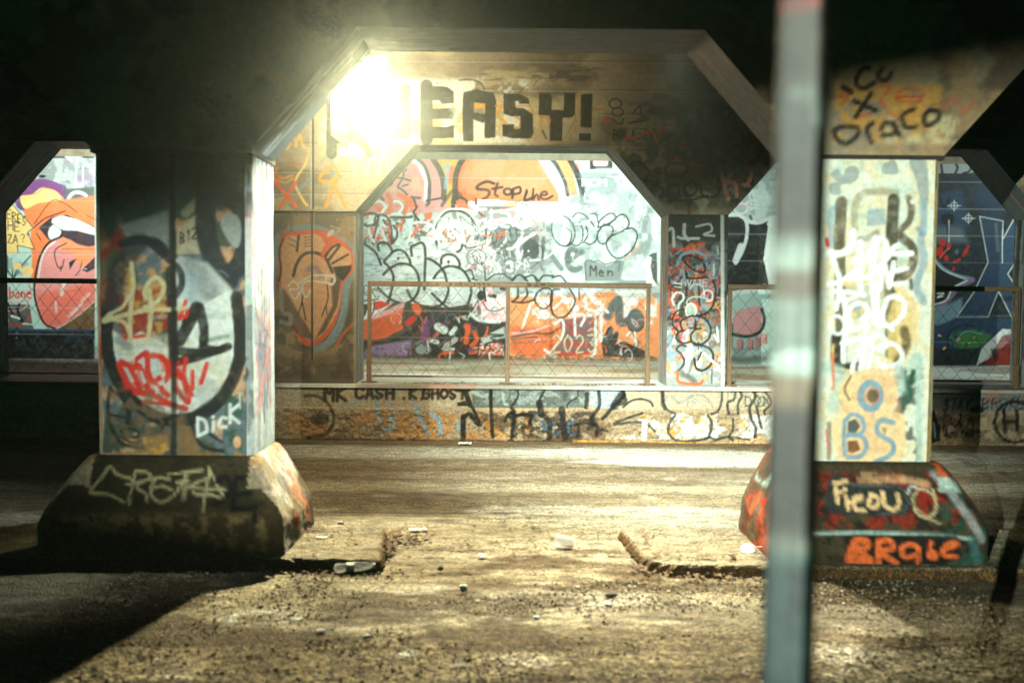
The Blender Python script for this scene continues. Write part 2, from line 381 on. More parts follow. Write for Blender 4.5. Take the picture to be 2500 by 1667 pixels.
# left bay: open mouth with tongue, speech bubble
c.f().p('-200,330 250,330 250,850 -200,850', 'M')
c.f(0, 340, 3.2)
c.mot('g', 120, .45, .9, (-300, 60, 760, 700), 8); c.mot('G', 70, .58, .8, (250, 80, 760, 420), 9); c.mot('v', 120, .6, .6, (200, 130, 760, 400), 10)
c.p('300,60 740,60 740,150 300,150', 'K', a=.9); c.p('330,95 440,95 440,130 330,125', 'w'); c.s('540,130 620,150 700,215', 40, 'g'); c.s('480,100 560,170', 22, 'w'); c.s('640,105 735,110', 40, 'w')
c.s('600,170 590,370', 12, 'W'); c.s('650,210 645,370', 9, 'W'); c.e(330, 290, 30, 12, 0, 'K')
c.p('120,420 180,350 300,310 420,330 520,380 520,480 420,520 180,560 110,480', 'V', sm=1); c.p('160,450 250,430 330,380 440,410 500,500 300,560 190,540', 'Y', sm=1)
c.s('190,440 280,425 350,385 440,405 490,470', 8, 'R', .6, .7)
c.p('500,390 740,370 740,470 520,480', 'd', soft=20); c.s('520,490 560,430 610,415 670,440 690,500', 24, 'W', .5); c.s('520,500 690,500', 22, 'W', .5)
c.p('180,560 300,500 450,480 740,440 740,1100 240,1100 240,700', 'O', soft=8); c.p('180,560 300,500 450,480 740,440 740,1100 240,1100 240,700', 'o', soft=8, a=.5)
c.s('265,665 400,485 500,500 600,570', 7, 'K'); c.s('265,690 350,620 430,590 510,560', 10, 'K'); c.s('680,595 740,625', 7, 'K'); c.s('285,735 320,790', 8, 'K')
c.p('300,690 400,610 520,590 640,640 740,680 740,830 650,850 560,790 480,760 380,790', (52, 44, 58))
c.p('410,620 480,595 600,625 740,690 740,750 600,715 490,710 470,700 400,655', 'W'); c.p('385,700 430,665 475,715 460,760 400,785 378,750', 'W', sm=1)
c.s('478,600 488,650', 5, 'K'); c.s('400,650 440,680 480,715', 5, 'K'); c.s('490,680 485,715', 4, 'K'); c.s('555,690 560,715', 4, 'K')
c.p('270,1100 290,980 310,900 370,810 480,758 600,820 740,860 740,1260 640,1350 520,1440 430,1475 350,1450 300,1350 270,1200', 'P')
c.p('480,760 600,820 740,850 740,960 640,1000 560,900 460,850', 'o', soft=14, a=.85); c.p('300,1200 420,1180 740,1120 740,1260 640,1350 430,1475 350,1450 300,1350', (226, 108, 88), soft=60, a=.9)
c.s('300,1090 320,960 360,860 430,800', 12, 'W', .5, .8)
c.s('480,760 380,810 320,900 290,1000 270,1120 270,1220 300,1340 350,1440 430,1480', 17, 'K', .15)
c.s('520,810 430,870 445,980 480,1010 500,940', 9, 'K'); c.s('475,1030 475,990', 7, 'K'); c.p('540,960 600,930 545,1020', 'K'); c.s('640,960 625,1020 590,1065', 7, 'K'); c.p('640,1020 740,920 740,1010 680,1040', (60, 44, 62)); c.s('630,1005 680,1015', 4, 'W')
c.s('485,858 740,860', 5, 'r'); c.s('500,1130 480,1210', 30, 'W', .6, .6); c.s('640,1290 540,1380', 26, 'W', .6, .5); c.s('700,1210 640,1260', 26, 'W', .6, .4); c.s('435,1270 440,1350', 18, 'W', .6, .5)
c.p('740,1270 640,1360 520,1445 430,1490 740,1500', 'h', soft=6)
c.o('-200,480 45,440 140,560 260,690 215,730 240,790 270,860 135,828 142,905 0,915 -200,880', 'Y', 7, 'K', sm=0)
c.t('WHERES', -22, 590, 72, 8, 'K', wd=.38, gap=.17, rise=.42, sm=0); c.t('THE', 10, 700, 75, 8, 'K', wd=.5, gap=.2, rise=.2, sm=0); c.t('ZAZA', -22, 810, 62, 8, 'K', wd=.48, gap=.2, sm=0); c.t('?"', 165, 800, 60, 8, 'K', wd=.45)
c.p('-200,920 250,880 245,1080 -200,1090', 'M'); c.mot('S', 40, .5, .5, (-200, 900, 240, 1080), 12); c.s('55,910 60,1020 100,1080', 14, 'e'); c.s('240,910 130,1030 110,1080', 12, 'e'); c.s('0,1080 60,1030 20,1020', 9, 'K'); c.s('95,1020 105,1080 150,1030', 8, 'K'); c.e(215, 1030, 46, 42, 0, 'Y'); c.e(135, 990, 34, 28, 0, 'Y')
c.p('-200,1110 220,1110 215,1275 -200,1280', 'M'); c.s('-200,1120 200,1118 225,1140 215,1260 -200,1285', 9, 'P', .4); c.t('h.bone', -14, 1235, 80, 13, 'R', wd=.42, gap=.14)
c.p('-200,1290 230,1290 260,1480 -200,1500', 'd', soft=10); c.s('-200,1330 120,1340 200,1310 220,1270', 10, 'P'); c.s('60,1280 110,1380 200,1440', 18, 'K'); c.s('150,1290 140,1350 190,1440', 20, 'K'); c.s('0,1380 60,1400 50,1440 0,1435', 9, 'P'); c.s('0,1360 40,1370 30,1330', 8, 'R'); c.s('80,1440 140,1455 220,1420 220,1360', 12, 'R'); c.s('90,1380 150,1400', 16, 'W', .5); c.s('180,1440 300,1450', 14, 'M')
c.p('-300,1475 740,1485 740,1560 -300,1560', 'b', soft=8); c.p('-300,1500 740,1500 740,1900 -300,1900', (16, 20, 20), soft=24); c.mot('b', 60, .62, .6, (-300, 1475, 740, 1570), 14); c.chaos((-40, 1500, 160, 1550), 8, ['R', 'B'], (5, 10), (10, 24), a=.5)  # near-black bottom strip stands in for shade below the left mural
for yy in (180, 230, 330, 460, 560, 700, 770, 885, 940, 1000, 1110, 1180, 1250, 1400): c.s([(-300, yy+2), (120, yy), (420, yy+4), (740, yy+2)], 2.2, 'D', .5, .5)
# centre bay, upper half
c.f(840, 350, 4.48)
c.p('0,60 1400,60 1400,760 0,760', 'P'); c.p('980,100 1400,100 1400,640 1080,640', 'y', soft=6)
c.p('0,250 700,80 900,400 920,700 0,800', 'P'); c.mot('T', 130, .5, .6, (200, 180, 900, 560), 21)
c.p('750,110 830,110 920,380 900,640 870,640 880,420 800,240 690,180', 'W'); c.p('760,110 900,110 1040,330 1060,560 1050,640 920,640 930,420 860,250', 'P')
c.s('770,140 880,250 930,400 935,520 925,660', 36, 'k', .15); c.s('930,110 1050,300 1090,460 1090,600', 60, 'k', .1)
c.s('1100,260 1160,250 1130,350 1110,480', 46, 'B', .6, .8); c.s('1180,270 1160,420', 50, 'O', .5, .8)
c.p('1180,600 1230,300 1340,100 2600,100 2600,640 1250,640', 'O'); c.p('1300,200 2000,110 2300,120 2400,640 1500,600', 'o', soft=150, a=.6); c.mot((244, 150, 110), 150, .5, .5, (1250, 110, 2400, 600), 22)
c.s('1380,80 1260,240 1215,420 1225,640', 62, 'K', .1)
c.s('660,280 640,380 590,470 620,500 650,520 690,560', 22, 'k', .3); c.s('560,370 640,385 725,410', 20, 'k'); c.s('700,450 640,470', 20, 'k'); c.s('480,470 520,440', 26, 'k'); c.s('665,300 680,290', 24, 'k')
# lettering on the orange dome
c.s('1640,440 1560,420 1470,460 1460,500 1560,510 1590,540 1560,590 1520,610', 34, 'K', .3); c.s('1680,440 1650,550 1680,580', 32, 'K'); c.s('1620,500 1730,480', 30, 'K'); c.e(1790, 530, 42, 34, 30, 'K'); c.s('1850,500 1840,600', 32, 'K'); c.s('1850,500 1920,480 1925,540 1850,560', 28, 'K')
c.s('2000,530 1975,625 2080,590', 30, 'K'); c.f(1250, 350, 4.48); c.s('160,510 140,620 230,590', 26, 'K', .3); c.s('235,500 225,620 270,560 295,620', 26, 'K'); c.s('310,570 380,560 370,530 320,545 320,600 380,610 445,575', 25, 'K')
c.p('-400,640 120,640 120,760 -400,780', 'W', a=.0)
# centre bay right of the dome
c.p('260,130 1100,130 1700,800 1700,1500 500,1500 560,640', 'm'); c.p('250,130 380,130 480,230 600,480 600,680 520,680 500,420 400,260', 'W'); c.s('395,130 500,260 580,420 610,560', 50, 'k', .15); c.p('450,130 580,130 660,260 720,570 630,570 600,420 520,250', 'o')
c.s('610,130 700,300 760,480 790,640', 70, 'K', .1); c.s('640,640 720,600 790,700', 40, 'g', .6, .7); c.s('735,130 700,210 730,280', 18, 'O'); c.s('690,150 700,200', 30, 'W')
c.p('850,130 1060,130 1100,210 1100,285 850,285', 'K'); c.p('890,140 1020,140 1050,180 1050,240 1030,250 900,250 888,230', 'p'); c.s('850,300 1100,298', 8, 'W')
c.p('740,310 1180,320 1230,520 1050,570 800,560', 'G', soft=30, a=.75); c.mot('W', 160, .48, .8, (900, 250, 1650, 900), 31); c.mot('g', 140, .5, .8, (560, 460, 1600, 1500), 32); c.mot('G', 90, .6, .6, (560, 460, 1600, 1500), 33)
c.t('ROM', 770, 470, 80, 16, 'W', wd=.9, gap=.25); c.s('1050,360 1150,400 1160,500', 12, 'W'); c.s('960,370 1080,390 1130,400', 6, 'K', .3, .6); c.s('800,460 850,470 810,520', 14, 'W'); c.t('US', 800, 640, 90, 14, 'W', wd=.7, rise=-.2); c.s('800,700 860,760 950,860', 30, 'W'); c.s('900,720 1050,640', 12, 'W'); c.s('1200,500 1215,508', 5, 'K')
c.e(560, 960, 125, 170, 17, 'K', rot=-15, soft=.25); c.s('590,920 650,980 640,1070 600,1120', 17, 'K'); c.s('650,1090 700,1120 760,1080 775,960 740,860', 17, 'K'); c.s('660,810 720,760 800,790 850,840 900,910', 18, 'K'); c.s('700,880 800,880 850,840', 16, 'W'); c.p('720,820 820,800 840,840 760,860', 'd', soft=14, a=.7); c.s('540,880 545,910', 17, 'K')
c.s('780,1090 830,1000 810,910', 19, 'K'); c.s('810,1090 860,1105 920,1060 940,960', 17, 'K'); c.s('860,770 920,780 940,860', 16, 'K'); c.s('940,920 960,850 1060,770 1120,780 1130,830 1010,900 940,920', 18, 'K'); c.s('1010,880 940,980 950,1080 1020,1090 1100,980 1090,910 1010,900', 17, 'K')
c.s('1060,890 1170,790 1240,790 1280,880 1230,950 1110,1000', 18, 'K'); c.s('1160,980 1050,1040 1040,1140 1110,1240 1200,1250 1320,1150 1370,1010 1320,930 1240,940', 17, 'K'); c.s('1420,820 1422,970', 7, 'K'); c.s('345,720 350,940', 8, 'K'); c.s('1400,1090 1330,1190 1250,1250', 18, 'o', .6, .6)
c.p('1400,1330 1500,1220 1580,1190 1590,1560 1470,1560 1460,1380', 'W'); c.p('1490,1230 1530,1205 1585,1190 1590,1560 1540,1480 1515,1350 1530,1250', 'k', a=.95); c.p('1540,800 1590,800 1590,1100 1530,1000', 'W', sm=1)
c.e(540, 940, 100, 150, 0, 'm', rot=-15, a=.25)
c.chaos((480, 620, 1560, 1480), 34, ['g', 'G', 'W', 'd', 'k', 'M'], (5, 10), (50, 170), 98, .75)
c.spk((480, 300, 1560, 1480), 60, 7, 'd', 99)
# 'e' and 'Men'
c.s('700,1180 640,1160 600,1230 620,1290 700,1230 760,1190', 60, 'd', .35, .9); c.s('620,1200 610,1330 680,1390 750,1360', 60, 'd', .35, .9); c.e(665, 1215, 22, 14, 0, 'W'); c.s('665,1220 670,1290', 5, 'W'); c.s('400,1180 480,1290 540,1370', 60, 'd', .4, .85); c.s('320,1320 400,1300 440,1240', 46, 'd', .5, .8)
c.p('800,1510 800,1290 860,1270 920,1290 1040,1340 1180,1270 1230,1290 1190,1480 1240,1500', 'G', soft=16, a=.9); c.s('810,1490 800,1300 850,1280 900,1300 940,1280 1020,1320 1100,1300 1180,1300 1160,1400', 16, 'd', .5, .9); c.t('Men', 860, 1450, 110, 16, 'k', wd=.55, gap=.3)
# middle band: grey black and white throw-ups
c.f(1050, 480, 5.88)
c.p('0,0 1500,60 1300,150 700,140 600,200 0,200', 'R', a=.0); c.p('240,0 300,0 300,170 240,170', 'y'); c.s('340,0 330,150 375,380', 60, 'K', .15); c.p('370,60 520,60 560,190 400,190', 'O'); c.s('400,10 500,40 540,110', 40, 'K'); c.e(585, 100, 44, 36, 0, 'W', soft=12); c.s('655,30 660,110', 30, 'K')
c.p('680,45 900,45 1230,80 1210,140 700,140', 'W'); c.p('700,140 1210,140 1230,300 700,340', 'd'); c.mot('O', 40, .56, .9, (560, 140, 1300, 420), 41); c.s('1080,120 1230,120', 50, 'o', .5); c.s('1230,90 1300,50', 30, 'E', .5); c.p('1250,90 1900,90 1900,380 1250,300', 'W', soft=60); c.mot('o', 40, .64, .7, (1300, 120, 1900, 400), 42); c.e(1332, 103, 14, 14, 0, 'K'); c.e(1378, 120, 16, 18, 0, 'K'); c.s('1378,130 1380,190', 4, 'k')
c.p('0,180 1250,180 1800,620 1700,1100 1000,1200 0,1180', 'g', soft=60, a=.5); c.mot('d', 50, .56, .85, (600, 380, 1800, 1150), 43); c.mot('W', 34, .52, .9, (-300, 280, 1500, 1200), 44); c.mot('O', 22, .70, .8, (0, 250, 1700, 1150), 45); c.mot('O', 22, .72, .8, (0, 250, 1700, 1150), 46)
c.p('900,440 1250,400 1560,560 1580,800 1430,930 1200,920 1000,900 880,620', 'd', soft=30, a=.85, sm=1); c.p('900,820 1150,900 1700,900 1500,1100 1060,1130 940,940', 'G', soft=20, a=.8)
c.e(290, 560, 210, 240, 0, 'W', soft=30, a=.8); c.mot((168, 86, 36), 34, .55, .95, (130, 440, 430, 700), 47, soft=.05)
c.s('70,470 110,350 230,230 380,200 520,250 620,350 680,440', 34, 'K', .15); c.s('60,430 100,330 220,200 380,180 560,210 700,440', 24, 'W', .5); c.s('90,640 110,760 200,830 340,820 440,760 460,690', 34, 'K', .15); c.s('130,640 180,700', 22, 'K'); c.s('350,460 420,520 450,600', 22, 'K'); c.e(275, 570, 175, 150, 26, 'W', soft=.4)
c.s('470,700 560,740 640,720 720,700', 20, 'K', .3); c.s('470,480 520,650 560,520 600,640', 60, 'W', .4); c.s('500,490 530,640 560,560', 36, (170, 92, 48), .5, .8); c.s('800,450 800,560 770,670', 34, 'k'); c.s('650,620 690,560', 60, 'd', .5)
for pts, w_ in (('800,180 690,190 640,250 650,330 740,350 800,320', 34), ('740,330 830,390 740,470 680,440', 34), ('880,200 880,480 960,420', 32), ('860,230 1020,200', 28), ('940,380 1010,330 1080,330 1020,420 1130,440', 32), ('1020,230 1120,250 1200,430', 32), ('1200,430 1230,280', 30), ('1060,210 1180,180 1290,200', 30), ('1290,260 1230,330 1270,420 1360,430 1420,350 1370,270 1290,260', 60)): c.s(pts, w_, 'W', .4)
c.e(1310, 315, 20, 24, 0, 'G'); c.s('700,230 750,270', 30, 'k'); c.s('745,370 750,400', 40, 'G', .6)
c.s('930,560 1000,560 1080,500', 26, 'O', .3); c.s('960,600 1070,540', 22, 'O'); c.s('750,560 860,555', 24, 'O', .5)
c.s('910,560 890,640 950,720 1040,740 1110,680 1150,560 1140,470', 13, 'K', .3, .9); c.s('1110,500 1090,620 1020,710', 26, 'W', .4); c.s('1090,740 1110,860 1200,920 1300,900 1380,850', 13, 'K', .3); c.s('1410,440 1480,470 1520,560', 12, 'K'); c.s('1310,460 1320,560 1200,730 1110,750', 36, 'W', .4); c.s('1500,530 1380,600 1260,720 1280,880', 44, 'W', .4)
c.e(1450, 760, 120, 150, 0, 'k', soft=20, a=.85); c.e(1412, 782, 14, 14, 0, 'W'); c.s('1310,1000 1420,930', 10, 'K'); c.s('1400,1070 1520,970 1570,920', 11, 'K'); c.s('1810,690 1740,820 1600,900 1430,920', 22, 'W', .4); c.s('1630,590 1610,900', 46, 'k', .5, .8); c.s('1570,600 1590,900', 30, 'g', .5)
for pts in ('620,790 600,900 700,960 690,820 640,800', '760,800 860,760 920,830 900,960 960,980 1020,1100', '820,960 760,900 780,820', '1100,960 1160,940 1170,1060 1110,1060'): c.s(pts, 36, 'W', .45)
# loose scribble layers over the middle band
c.chaos((60, 250, 1500, 1100), 46, ['K', 'W', 'k', 'W', 'K'], (8, 16), (70, 210), 91, .85); c.chaos((100, 380, 1500, 1080), 40, ['O', 'd', 'S', 'R', 'W'], (6, 14), (30, 90), 92, .7)
for tx, x, y, h in (('ekos', 250, 1120, 80), ('JAX', 980, 1180, 90), ('hoe', 1420, 640, 80), ('BUM', 640, 330, 70)): c.t(tx, x, y, h, 9, 'K', wd=.6, gap=.15, a=.8)
for pts in ('1560,1380 1640,1330 1700,1400 1640,1480', '1150,440 1240,470 1230,620 1150,660 1100,560 1150,440', '600,820 700,760 800,840 760,960 650,940 600,820', '1500,760 1560,700 1620,760 1600,900', '850,560 900,480 960,520 950,640 870,680'): c.s(pts, 17, 'K', .2, .9)
# big black outlined bubbles left
c.f(840, 350, 4.48)
c.p('180,1080 300,1100 380,1200 450,1160 640,1160 740,1120 880,1120 1100,1230 1260,1250 1270,1360 1480,1500 1300,1960 800,1960 400,1860 180,1860', 'w'); c.mot('W', 60, .45, .9, (180, 1090, 1350, 1900), 51, ax=3); c.mot('S', 16, .66, .7, (180, 1090, 1350, 1900), 52, ax=4)
c.f(840, 350, 4.48)
c.mot('O', 40, .6, .9, (180, 640, 1000, 1100), 53); c.mot('K', 50, .56, .8, (180, 740, 1000, 1160), 54); c.mot('W', 40, .55, .9, (180, 780, 1000, 1160), 55)
for pts in ('220,740 300,660 400,640 450,700 400,780', '420,740 520,650 600,640 640,700 590,770', '480,800 580,770 680,830 730,960 690,1100', '740,880 850,860 960,900 1000,1000 960,1080', '300,860 270,960 330,1080', '340,1000 400,930 440,1020 470,1110', '540,960 600,1100', '180,960 330,820 280,800'): c.s(pts, 24, 'W', .4)
for pts, w_ in (('480,560 510,640 490,760', 50), ('600,560 690,620 660,760', 50), ('640,590 800,700', 36), ('640,820 620,960', 30), ('740,1020 840,890', 26), ('700,640 740,680 730,600', 46)): c.s(pts, w_, 'O', .3)
c.e(920, 800, 40, 40, 0, 'O', soft=10); c.s('740,590 830,600', 26, 'K'); c.s('760,600 790,700 760,760 820,840', 24, 'K', .2); c.s('900,630 1060,600', 22, 'K'); c.s('930,660 900,680', 24, 'K'); c.s('1070,680 1180,530 1250,540 1290,600', 40, 'K', .4, .8); c.s('510,810 700,810 740,800', 30, 'K', .4); c.s('430,620 380,570', 30, 'k', .4)
for pts in ('180,810 280,765 370,790 350,870 280,900 190,895', '330,900 350,800 440,785 500,850 470,890 430,840', '380,800 330,1010 320,1030', '500,860 520,960 510,1080 540,1060', '540,900 580,960 570,1040 520,1100'): c.s(pts, 26, 'K', .2)
c.s('490,880 490,1100', 34, 'R', .5, .8); c.s('300,920 320,990', 40, 'R', .5, .8); c.s('380,1000 370,1080', 34, 'R', .5, .8)
for pts in ('0,1200 100,1060 200,1090 320,1170 370,1240 405,1330', '380,1170 370,1110 410,1085 470,1095 515,1150 520,1200 440,1290 480,1340 530,1420 540,1500 510,1640 470,1750 380,1830 300,1860', '520,1195 590,1165 660,1190 715,1270 725,1330', '430,1435 500,1370 600,1320 720,1330 790,1400 820,1500 810,1620 740,1720 640,1750 500,1700 370,1580',
  '740,1230 735,1140 760,1120 880,1125 878,1600', '890,1250 1000,1300 1090,1400 1120,1500 1140,1620 1080,1750 980,1790 860,1780 750,1710 690,1610', '1060,1320 1070,1250 1130,1215 1210,1230 1260,1300 1260,1350', '980,1475 1040,1400 1120,1350 1220,1350 1310,1400 1370,1500 1390,1620 1340,1780 1220,1840 1110,1780 960,1640'): c.s(pts, 30, 'K', .12)
c.e(592, 1258, 17, 17, 0, 'K'); c.e(1142, 1296, 17, 17, 0, 'K'); c.s('592,1258 590,1310', 5, 'K'); c.s('1142,1296 1140,1340', 5, 'K')
c.s('1320,1400 1390,1390 1420,1480', 18, 'K'); c.s('1400,1480 1460,1500', 18, 'K'); c.s('1540,1370 1545,1500', 16, 'K'); c.s('1560,1500 1640,1440 1740,1430 1830,1490', 18, 'K'); c.s('1850,1500 1900,1440 1960,1450 2010,1510', 17, 'K'); c.s('1980,1470 2060,1440 2130,1500', 17, 'K')
# centre bay, lower half through the mesh
c.f(840, 650, 4.752)
c.p('180,440 700,420 1200,480 1560,420 1900,520 1900,1090 180,1060', 'u'); c.p('200,590 330,440 560,430 330,600 180,660', 'W', soft=8); c.p('350,410 430,400 540,440 460,480 350,515', 'R'); c.p('190,640 300,600 480,560 710,460 720,560 690,720 480,830 330,860 200,840', 'O', soft=6); c.p('190,640 480,560 690,700 330,860 200,840', (196, 76, 36), soft=60, a=.6)
c.s('300,600 480,540 640,470 700,440', 56, 'p', .6, .8); c.s('740,440 710,560 700,640 720,700', 70, 'k', .4); c.s('830,470 860,520', 90, 'O', .3); c.s('740,660 800,610', 70, 'R', .3); c.s('180,900 500,900 780,760 940,560', 80, 'K', .4)
c.p('880,860 900,660 980,560 1060,560 1060,740 940,840', 'V', soft=10); c.p('180,1050 300,930 600,880 780,860 780,1040', 'v', soft=30); c.mot('k', 30, .58, .6, (180, 930, 800, 1090), 61); c.s('1060,560 1130,560', 80, 'B', .6, .6); c.p('950,480 1500,500 1870,640 1870,1090 900,1090 1000,800', 'K', soft=40, a=.92)
c.s('1090,700 1160,740', 90, 'W', .3); c.s('1240,780 1290,720', 50, 'W', .3); c.s('1050,810 1080,780', 44, 'O', .3); c.s('1180,900 1270,880', 36, 'O'); c.s('1160,1000 1260,1000', 40, 'O'); c.s('1180,930 1290,850', 60, 'w', .3, .8); c.s('1150,960 1270,960', 34, 'w')
for pts in ('1410,690 1430,760 1410,880', '1440,690 1450,760', '1510,760 1540,830', '1540,860 1480,920', '1470,1000 1530,990'): c.s(pts, 50, 'O', .3)
c.s('1000,860 1080,880', 50, 'W', .4); c.s('840,900 900,880 1000,960 960,1010', 30, 'G', .4); c.e(900, 960, 70, 60, 0, 'g', soft=20, a=.8); c.s('830,940 900,890 1000,970', 18, 'e'); c.p('1580,830 1860,700 1870,820 1600,900', 'w', soft=14, a=.8); c.s('1640,790 1850,800 1700,830 1820,880', 24, 'k', .4); c.mot('O', 26, .5, .9, (1560, 880, 1880, 1060), 62); c.mot('W', 20, .6, .8, (1560, 880, 1880, 1060), 63)
c.p('1480,420 1900,300 1900,640 1700,650 1540,560', 'p', soft=24); c.mot('W', 40, .48, .95, (1440, 240, 1900, 640), 64); c.s('1480,560 1560,620 1700,640 1800,640', 40, 'W', .6); c.e(1590, 340, 46, 60, 0, 'K', soft=10); c.s('1690,340 1750,350', 44, 'K', .4); c.s('1560,480 1570,540', 50, 'K', .5, .8); c.s('1570,240 1580,290', 14, 'K'); c.s('1620,240 1640,400', 30, 'K'); c.s('1500,500 1550,400 1560,440', 14, 'K'); c.s('1610,410 1660,500 1760,520 1860,480', 15, 'K', .2); c.s('1820,260 1890,270', 36, 'K'); c.s('1690,260 1700,300', 60, 'p', .4)
c.s('190,170 200,380 270,400 400,380', 16, 'K', .2); c.s('230,260 250,220 300,260 290,340 240,320 230,260', 12, 'K'); c.s('380,290 350,260 330,300 370,360', 12, 'K'); c.e(405, 345, 12, 12, 0, 'K'); c.s('350,410 340,520 300,600', 18, 'K'); c.s('260,480 240,560 190,600', 20, 'K')
# lower right of centre bay
c.f(1250, 650, 4.276)
c.p('-60,330 250,300 700,300 1000,260 1440,250 1540,400 1540,1000 -60,1000', 'o'); c.mot('W', 60, .47, .9, (200, 230, 1500, 640), 71); c.mot('o', 60, .55, .8, (0, 300, 1500, 900), 72); c.p('-20,620 300,640 480,640 520,740 450,900 200,940 -20,900', 'O', soft=20, a=.7); c.s('0,740 200,700 400,700 500,640', 24, 'h', .5); c.s('0,760 260,740', 18, 'K', .5, .8); c.s('0,700 200,680 380,620', 20, 'p', .5); c.mot('h', 40, .58, .5, (0, 640, 480, 900), 73, ax=3)
c.p('500,560 900,520 880,900 480,940 430,880 520,760', (120, 92, 96), soft=20); c.mot('R', 30, .55, .6, (480, 560, 900, 900), 74, ax=5); c.s('440,890 600,920 820,900', 36, 'R', .4, .8); c.p('980,320 1400,300 1480,900 1100,960 940,700', 'o', soft=30, a=.8); c.mot('W', 70, .5, .8, (1130, 230, 1540, 620), 75)
c.s('1000,520 1060,400 1110,350', 90, 'd', .35); c.s('1120,400 1130,580 1240,560', 90, 'd', .35); c.e(1290, 560, 90, 120, 0, 'd', soft=14); c.e(1290, 560, 92, 122, 20, 'k', 10, 170, soft=.5); c.s('1280,690 1300,850', 22, 'W'); c.s('1200,720 1230,690', 22, 'W')
c.p('930,800 1000,640 1040,620 1050,720 1110,700 1080,820 1160,780 1390,880 1390,960 960,940', 'K', soft=12); c.s('980,780 1040,650 1040,740', 24, 'd'); c.s('1050,730 1100,690 1090,780', 22, 'k'); c.mot('d', 20, .55, .7, (940, 780, 1390, 950), 76)
for pts in ('195,390 110,640', '80,300 240,310 320,390', '650,380 660,720', '600,520 760,510 720,620', '760,440 900,480', '930,420 930,780', '940,420 1000,480', '870,540 870,880 800,960', '450,600 520,560 540,660 500,780 400,900', '340,870 460,960', '300,980 420,930', '300,420 420,540', '340,340 320,540', '560,330 440,440'): c.s(pts, 26, 'W', .35)
c.t('2023', 425, 895, 175, 19, 'H', wd=.42, gap=.28, jit=.03, sm=1)
for pts, w_ in (('60,230 60,320 0,370', 16), ('150,230 160,300 100,370', 16), ('0,370 120,380 230,350', 18), ('420,300 400,240 330,230 260,280 240,360 290,430 350,440 410,380 420,300', 14), ('500,240 430,250 405,340 420,480 480,535 560,520 640,420 655,330 600,235', 14), ('700,240 703,340', 10), ('0,150 30,110 90,95 150,150', 14), ('150,110 220,95 260,160', 14), ('280,160 330,100 430,100', 14), ('420,120 500,100 560,160', 14)): c.s(pts, w_+7, 'K', .2, .95)
c.s('740,180 700,210', 12, 'W')
c.s('-60,960 300,980 700,990 1200,985 1540,975', 50, 'C', .6, .9); c.mot('D', 14, .5, .8, (-60, 920, 1540, 1010), 77, ax=2); c.f(840, 650, 4.752); c.s('180,1070 600,1075 1200,1090 1900,1095', 40, 'C', .6, .9); c.mot('D', 14, .5, .8, (180, 1030, 1900, 1110), 78, ax=2)
c.f(1250, 650, 4.276); c.chaos((-40, 300, 940, 930), 40, ['W', 'h', 'O', 'P', 'K', 'o'], (6, 13), (50, 150), 93, .7); c.chaos((940, 560, 1520, 950), 18, ['O', 'W', 'h', 'P'], (7, 14), (50, 120), 94, .7)
c.f(840, 650, 4.752); c.chaos((760, 500, 1880, 1060), 46, ['K', 'O', 'W', 'V', 'S', 'e'], (9, 20), (50, 150), 95, .8); c.chaos((200, 560, 800, 1040), 16, ['W', 'K', 'V', 'R'], (6, 12), (60, 160), 96, .6)
# right bay
c.f(1560, 480, 3.135)
c.p('640,-380 1500,-380 1500,1290 640,1290', 'm'); c.mot('g', 100, .5, .7, (640, -380, 1500, 200), 81); c.mot('p', 60, .62, .7, (740, -60, 1000, 200), 82)
c.t('Gm', 850, 30, 70, 14, 'W', wd=1, gap=.3); c.s('860,-60 900,40 960,-40 1000,40', 16, 'W'); c.t('3es', 820, 110, 60, 12, 'W', wd=.8, rise=-.3); c.e(780, 90, 50, 40, 13, 'W'); c.e(860, 60, 40, 30, 12, 'W')
c.p('650,160 760,155 840,200 1010,170 990,220 960,420 970,560 1000,700 820,730 650,760', 'K'); c.p('1010,170 1500,170 1500,700 1010,660 950,480 1000,300 1040,230 990,215', 'W'); c.s('1010,175 985,215 1040,250 1030,400', 10, 'W')
c.s('660,140 760,140 820,190 825,300 790,420 740,510', 26, 'W', .2); c.s('780,380 740,490', 48, 'W', .2); c.s('820,190 920,200 1050,150 1200,150', 26, 'W', .2); c.s('850,150 860,170', 22, 'd')
c.p('650,760 850,700 1300,690 1300,1300 650,1300', 'M'); c.s('700,740 860,720 960,690', 36, 'W', .4); c.s('700,820 900,800 1000,820', 30, 'M'); c.p('740,880 840,850 900,840 940,900 940,1000 880,1060 780,1060 720,1000 730,920', 'P', sm=1); c.p('740,880 840,850 900,840 940,900 940,1000 880,1060 780,1060 720,1000 730,920', 'p', sm=1, a=.5, soft=16)
c.s('940,860 960,940 930,1030 830,1070 700,1050', 26, 'K', .5); c.s('700,980 700,1060', 40, 'K', .5)
for x, y in ((770, 1110), (850, 1110), (905, 1090), (955, 1065), (690, 1095)): c.s([(x, y), (x+4, y+45)], 44, 'P', .3); c.s([(x+24, y-10), (x+22, y+60)], 8, 'K', .5, .8)
c.s('690,1240 800,1250 950,1240 1100,1250', 50, 'D', .7, .7); c.mot('S', 50, .5, .5, (690, 1150, 1100, 1260), 83)
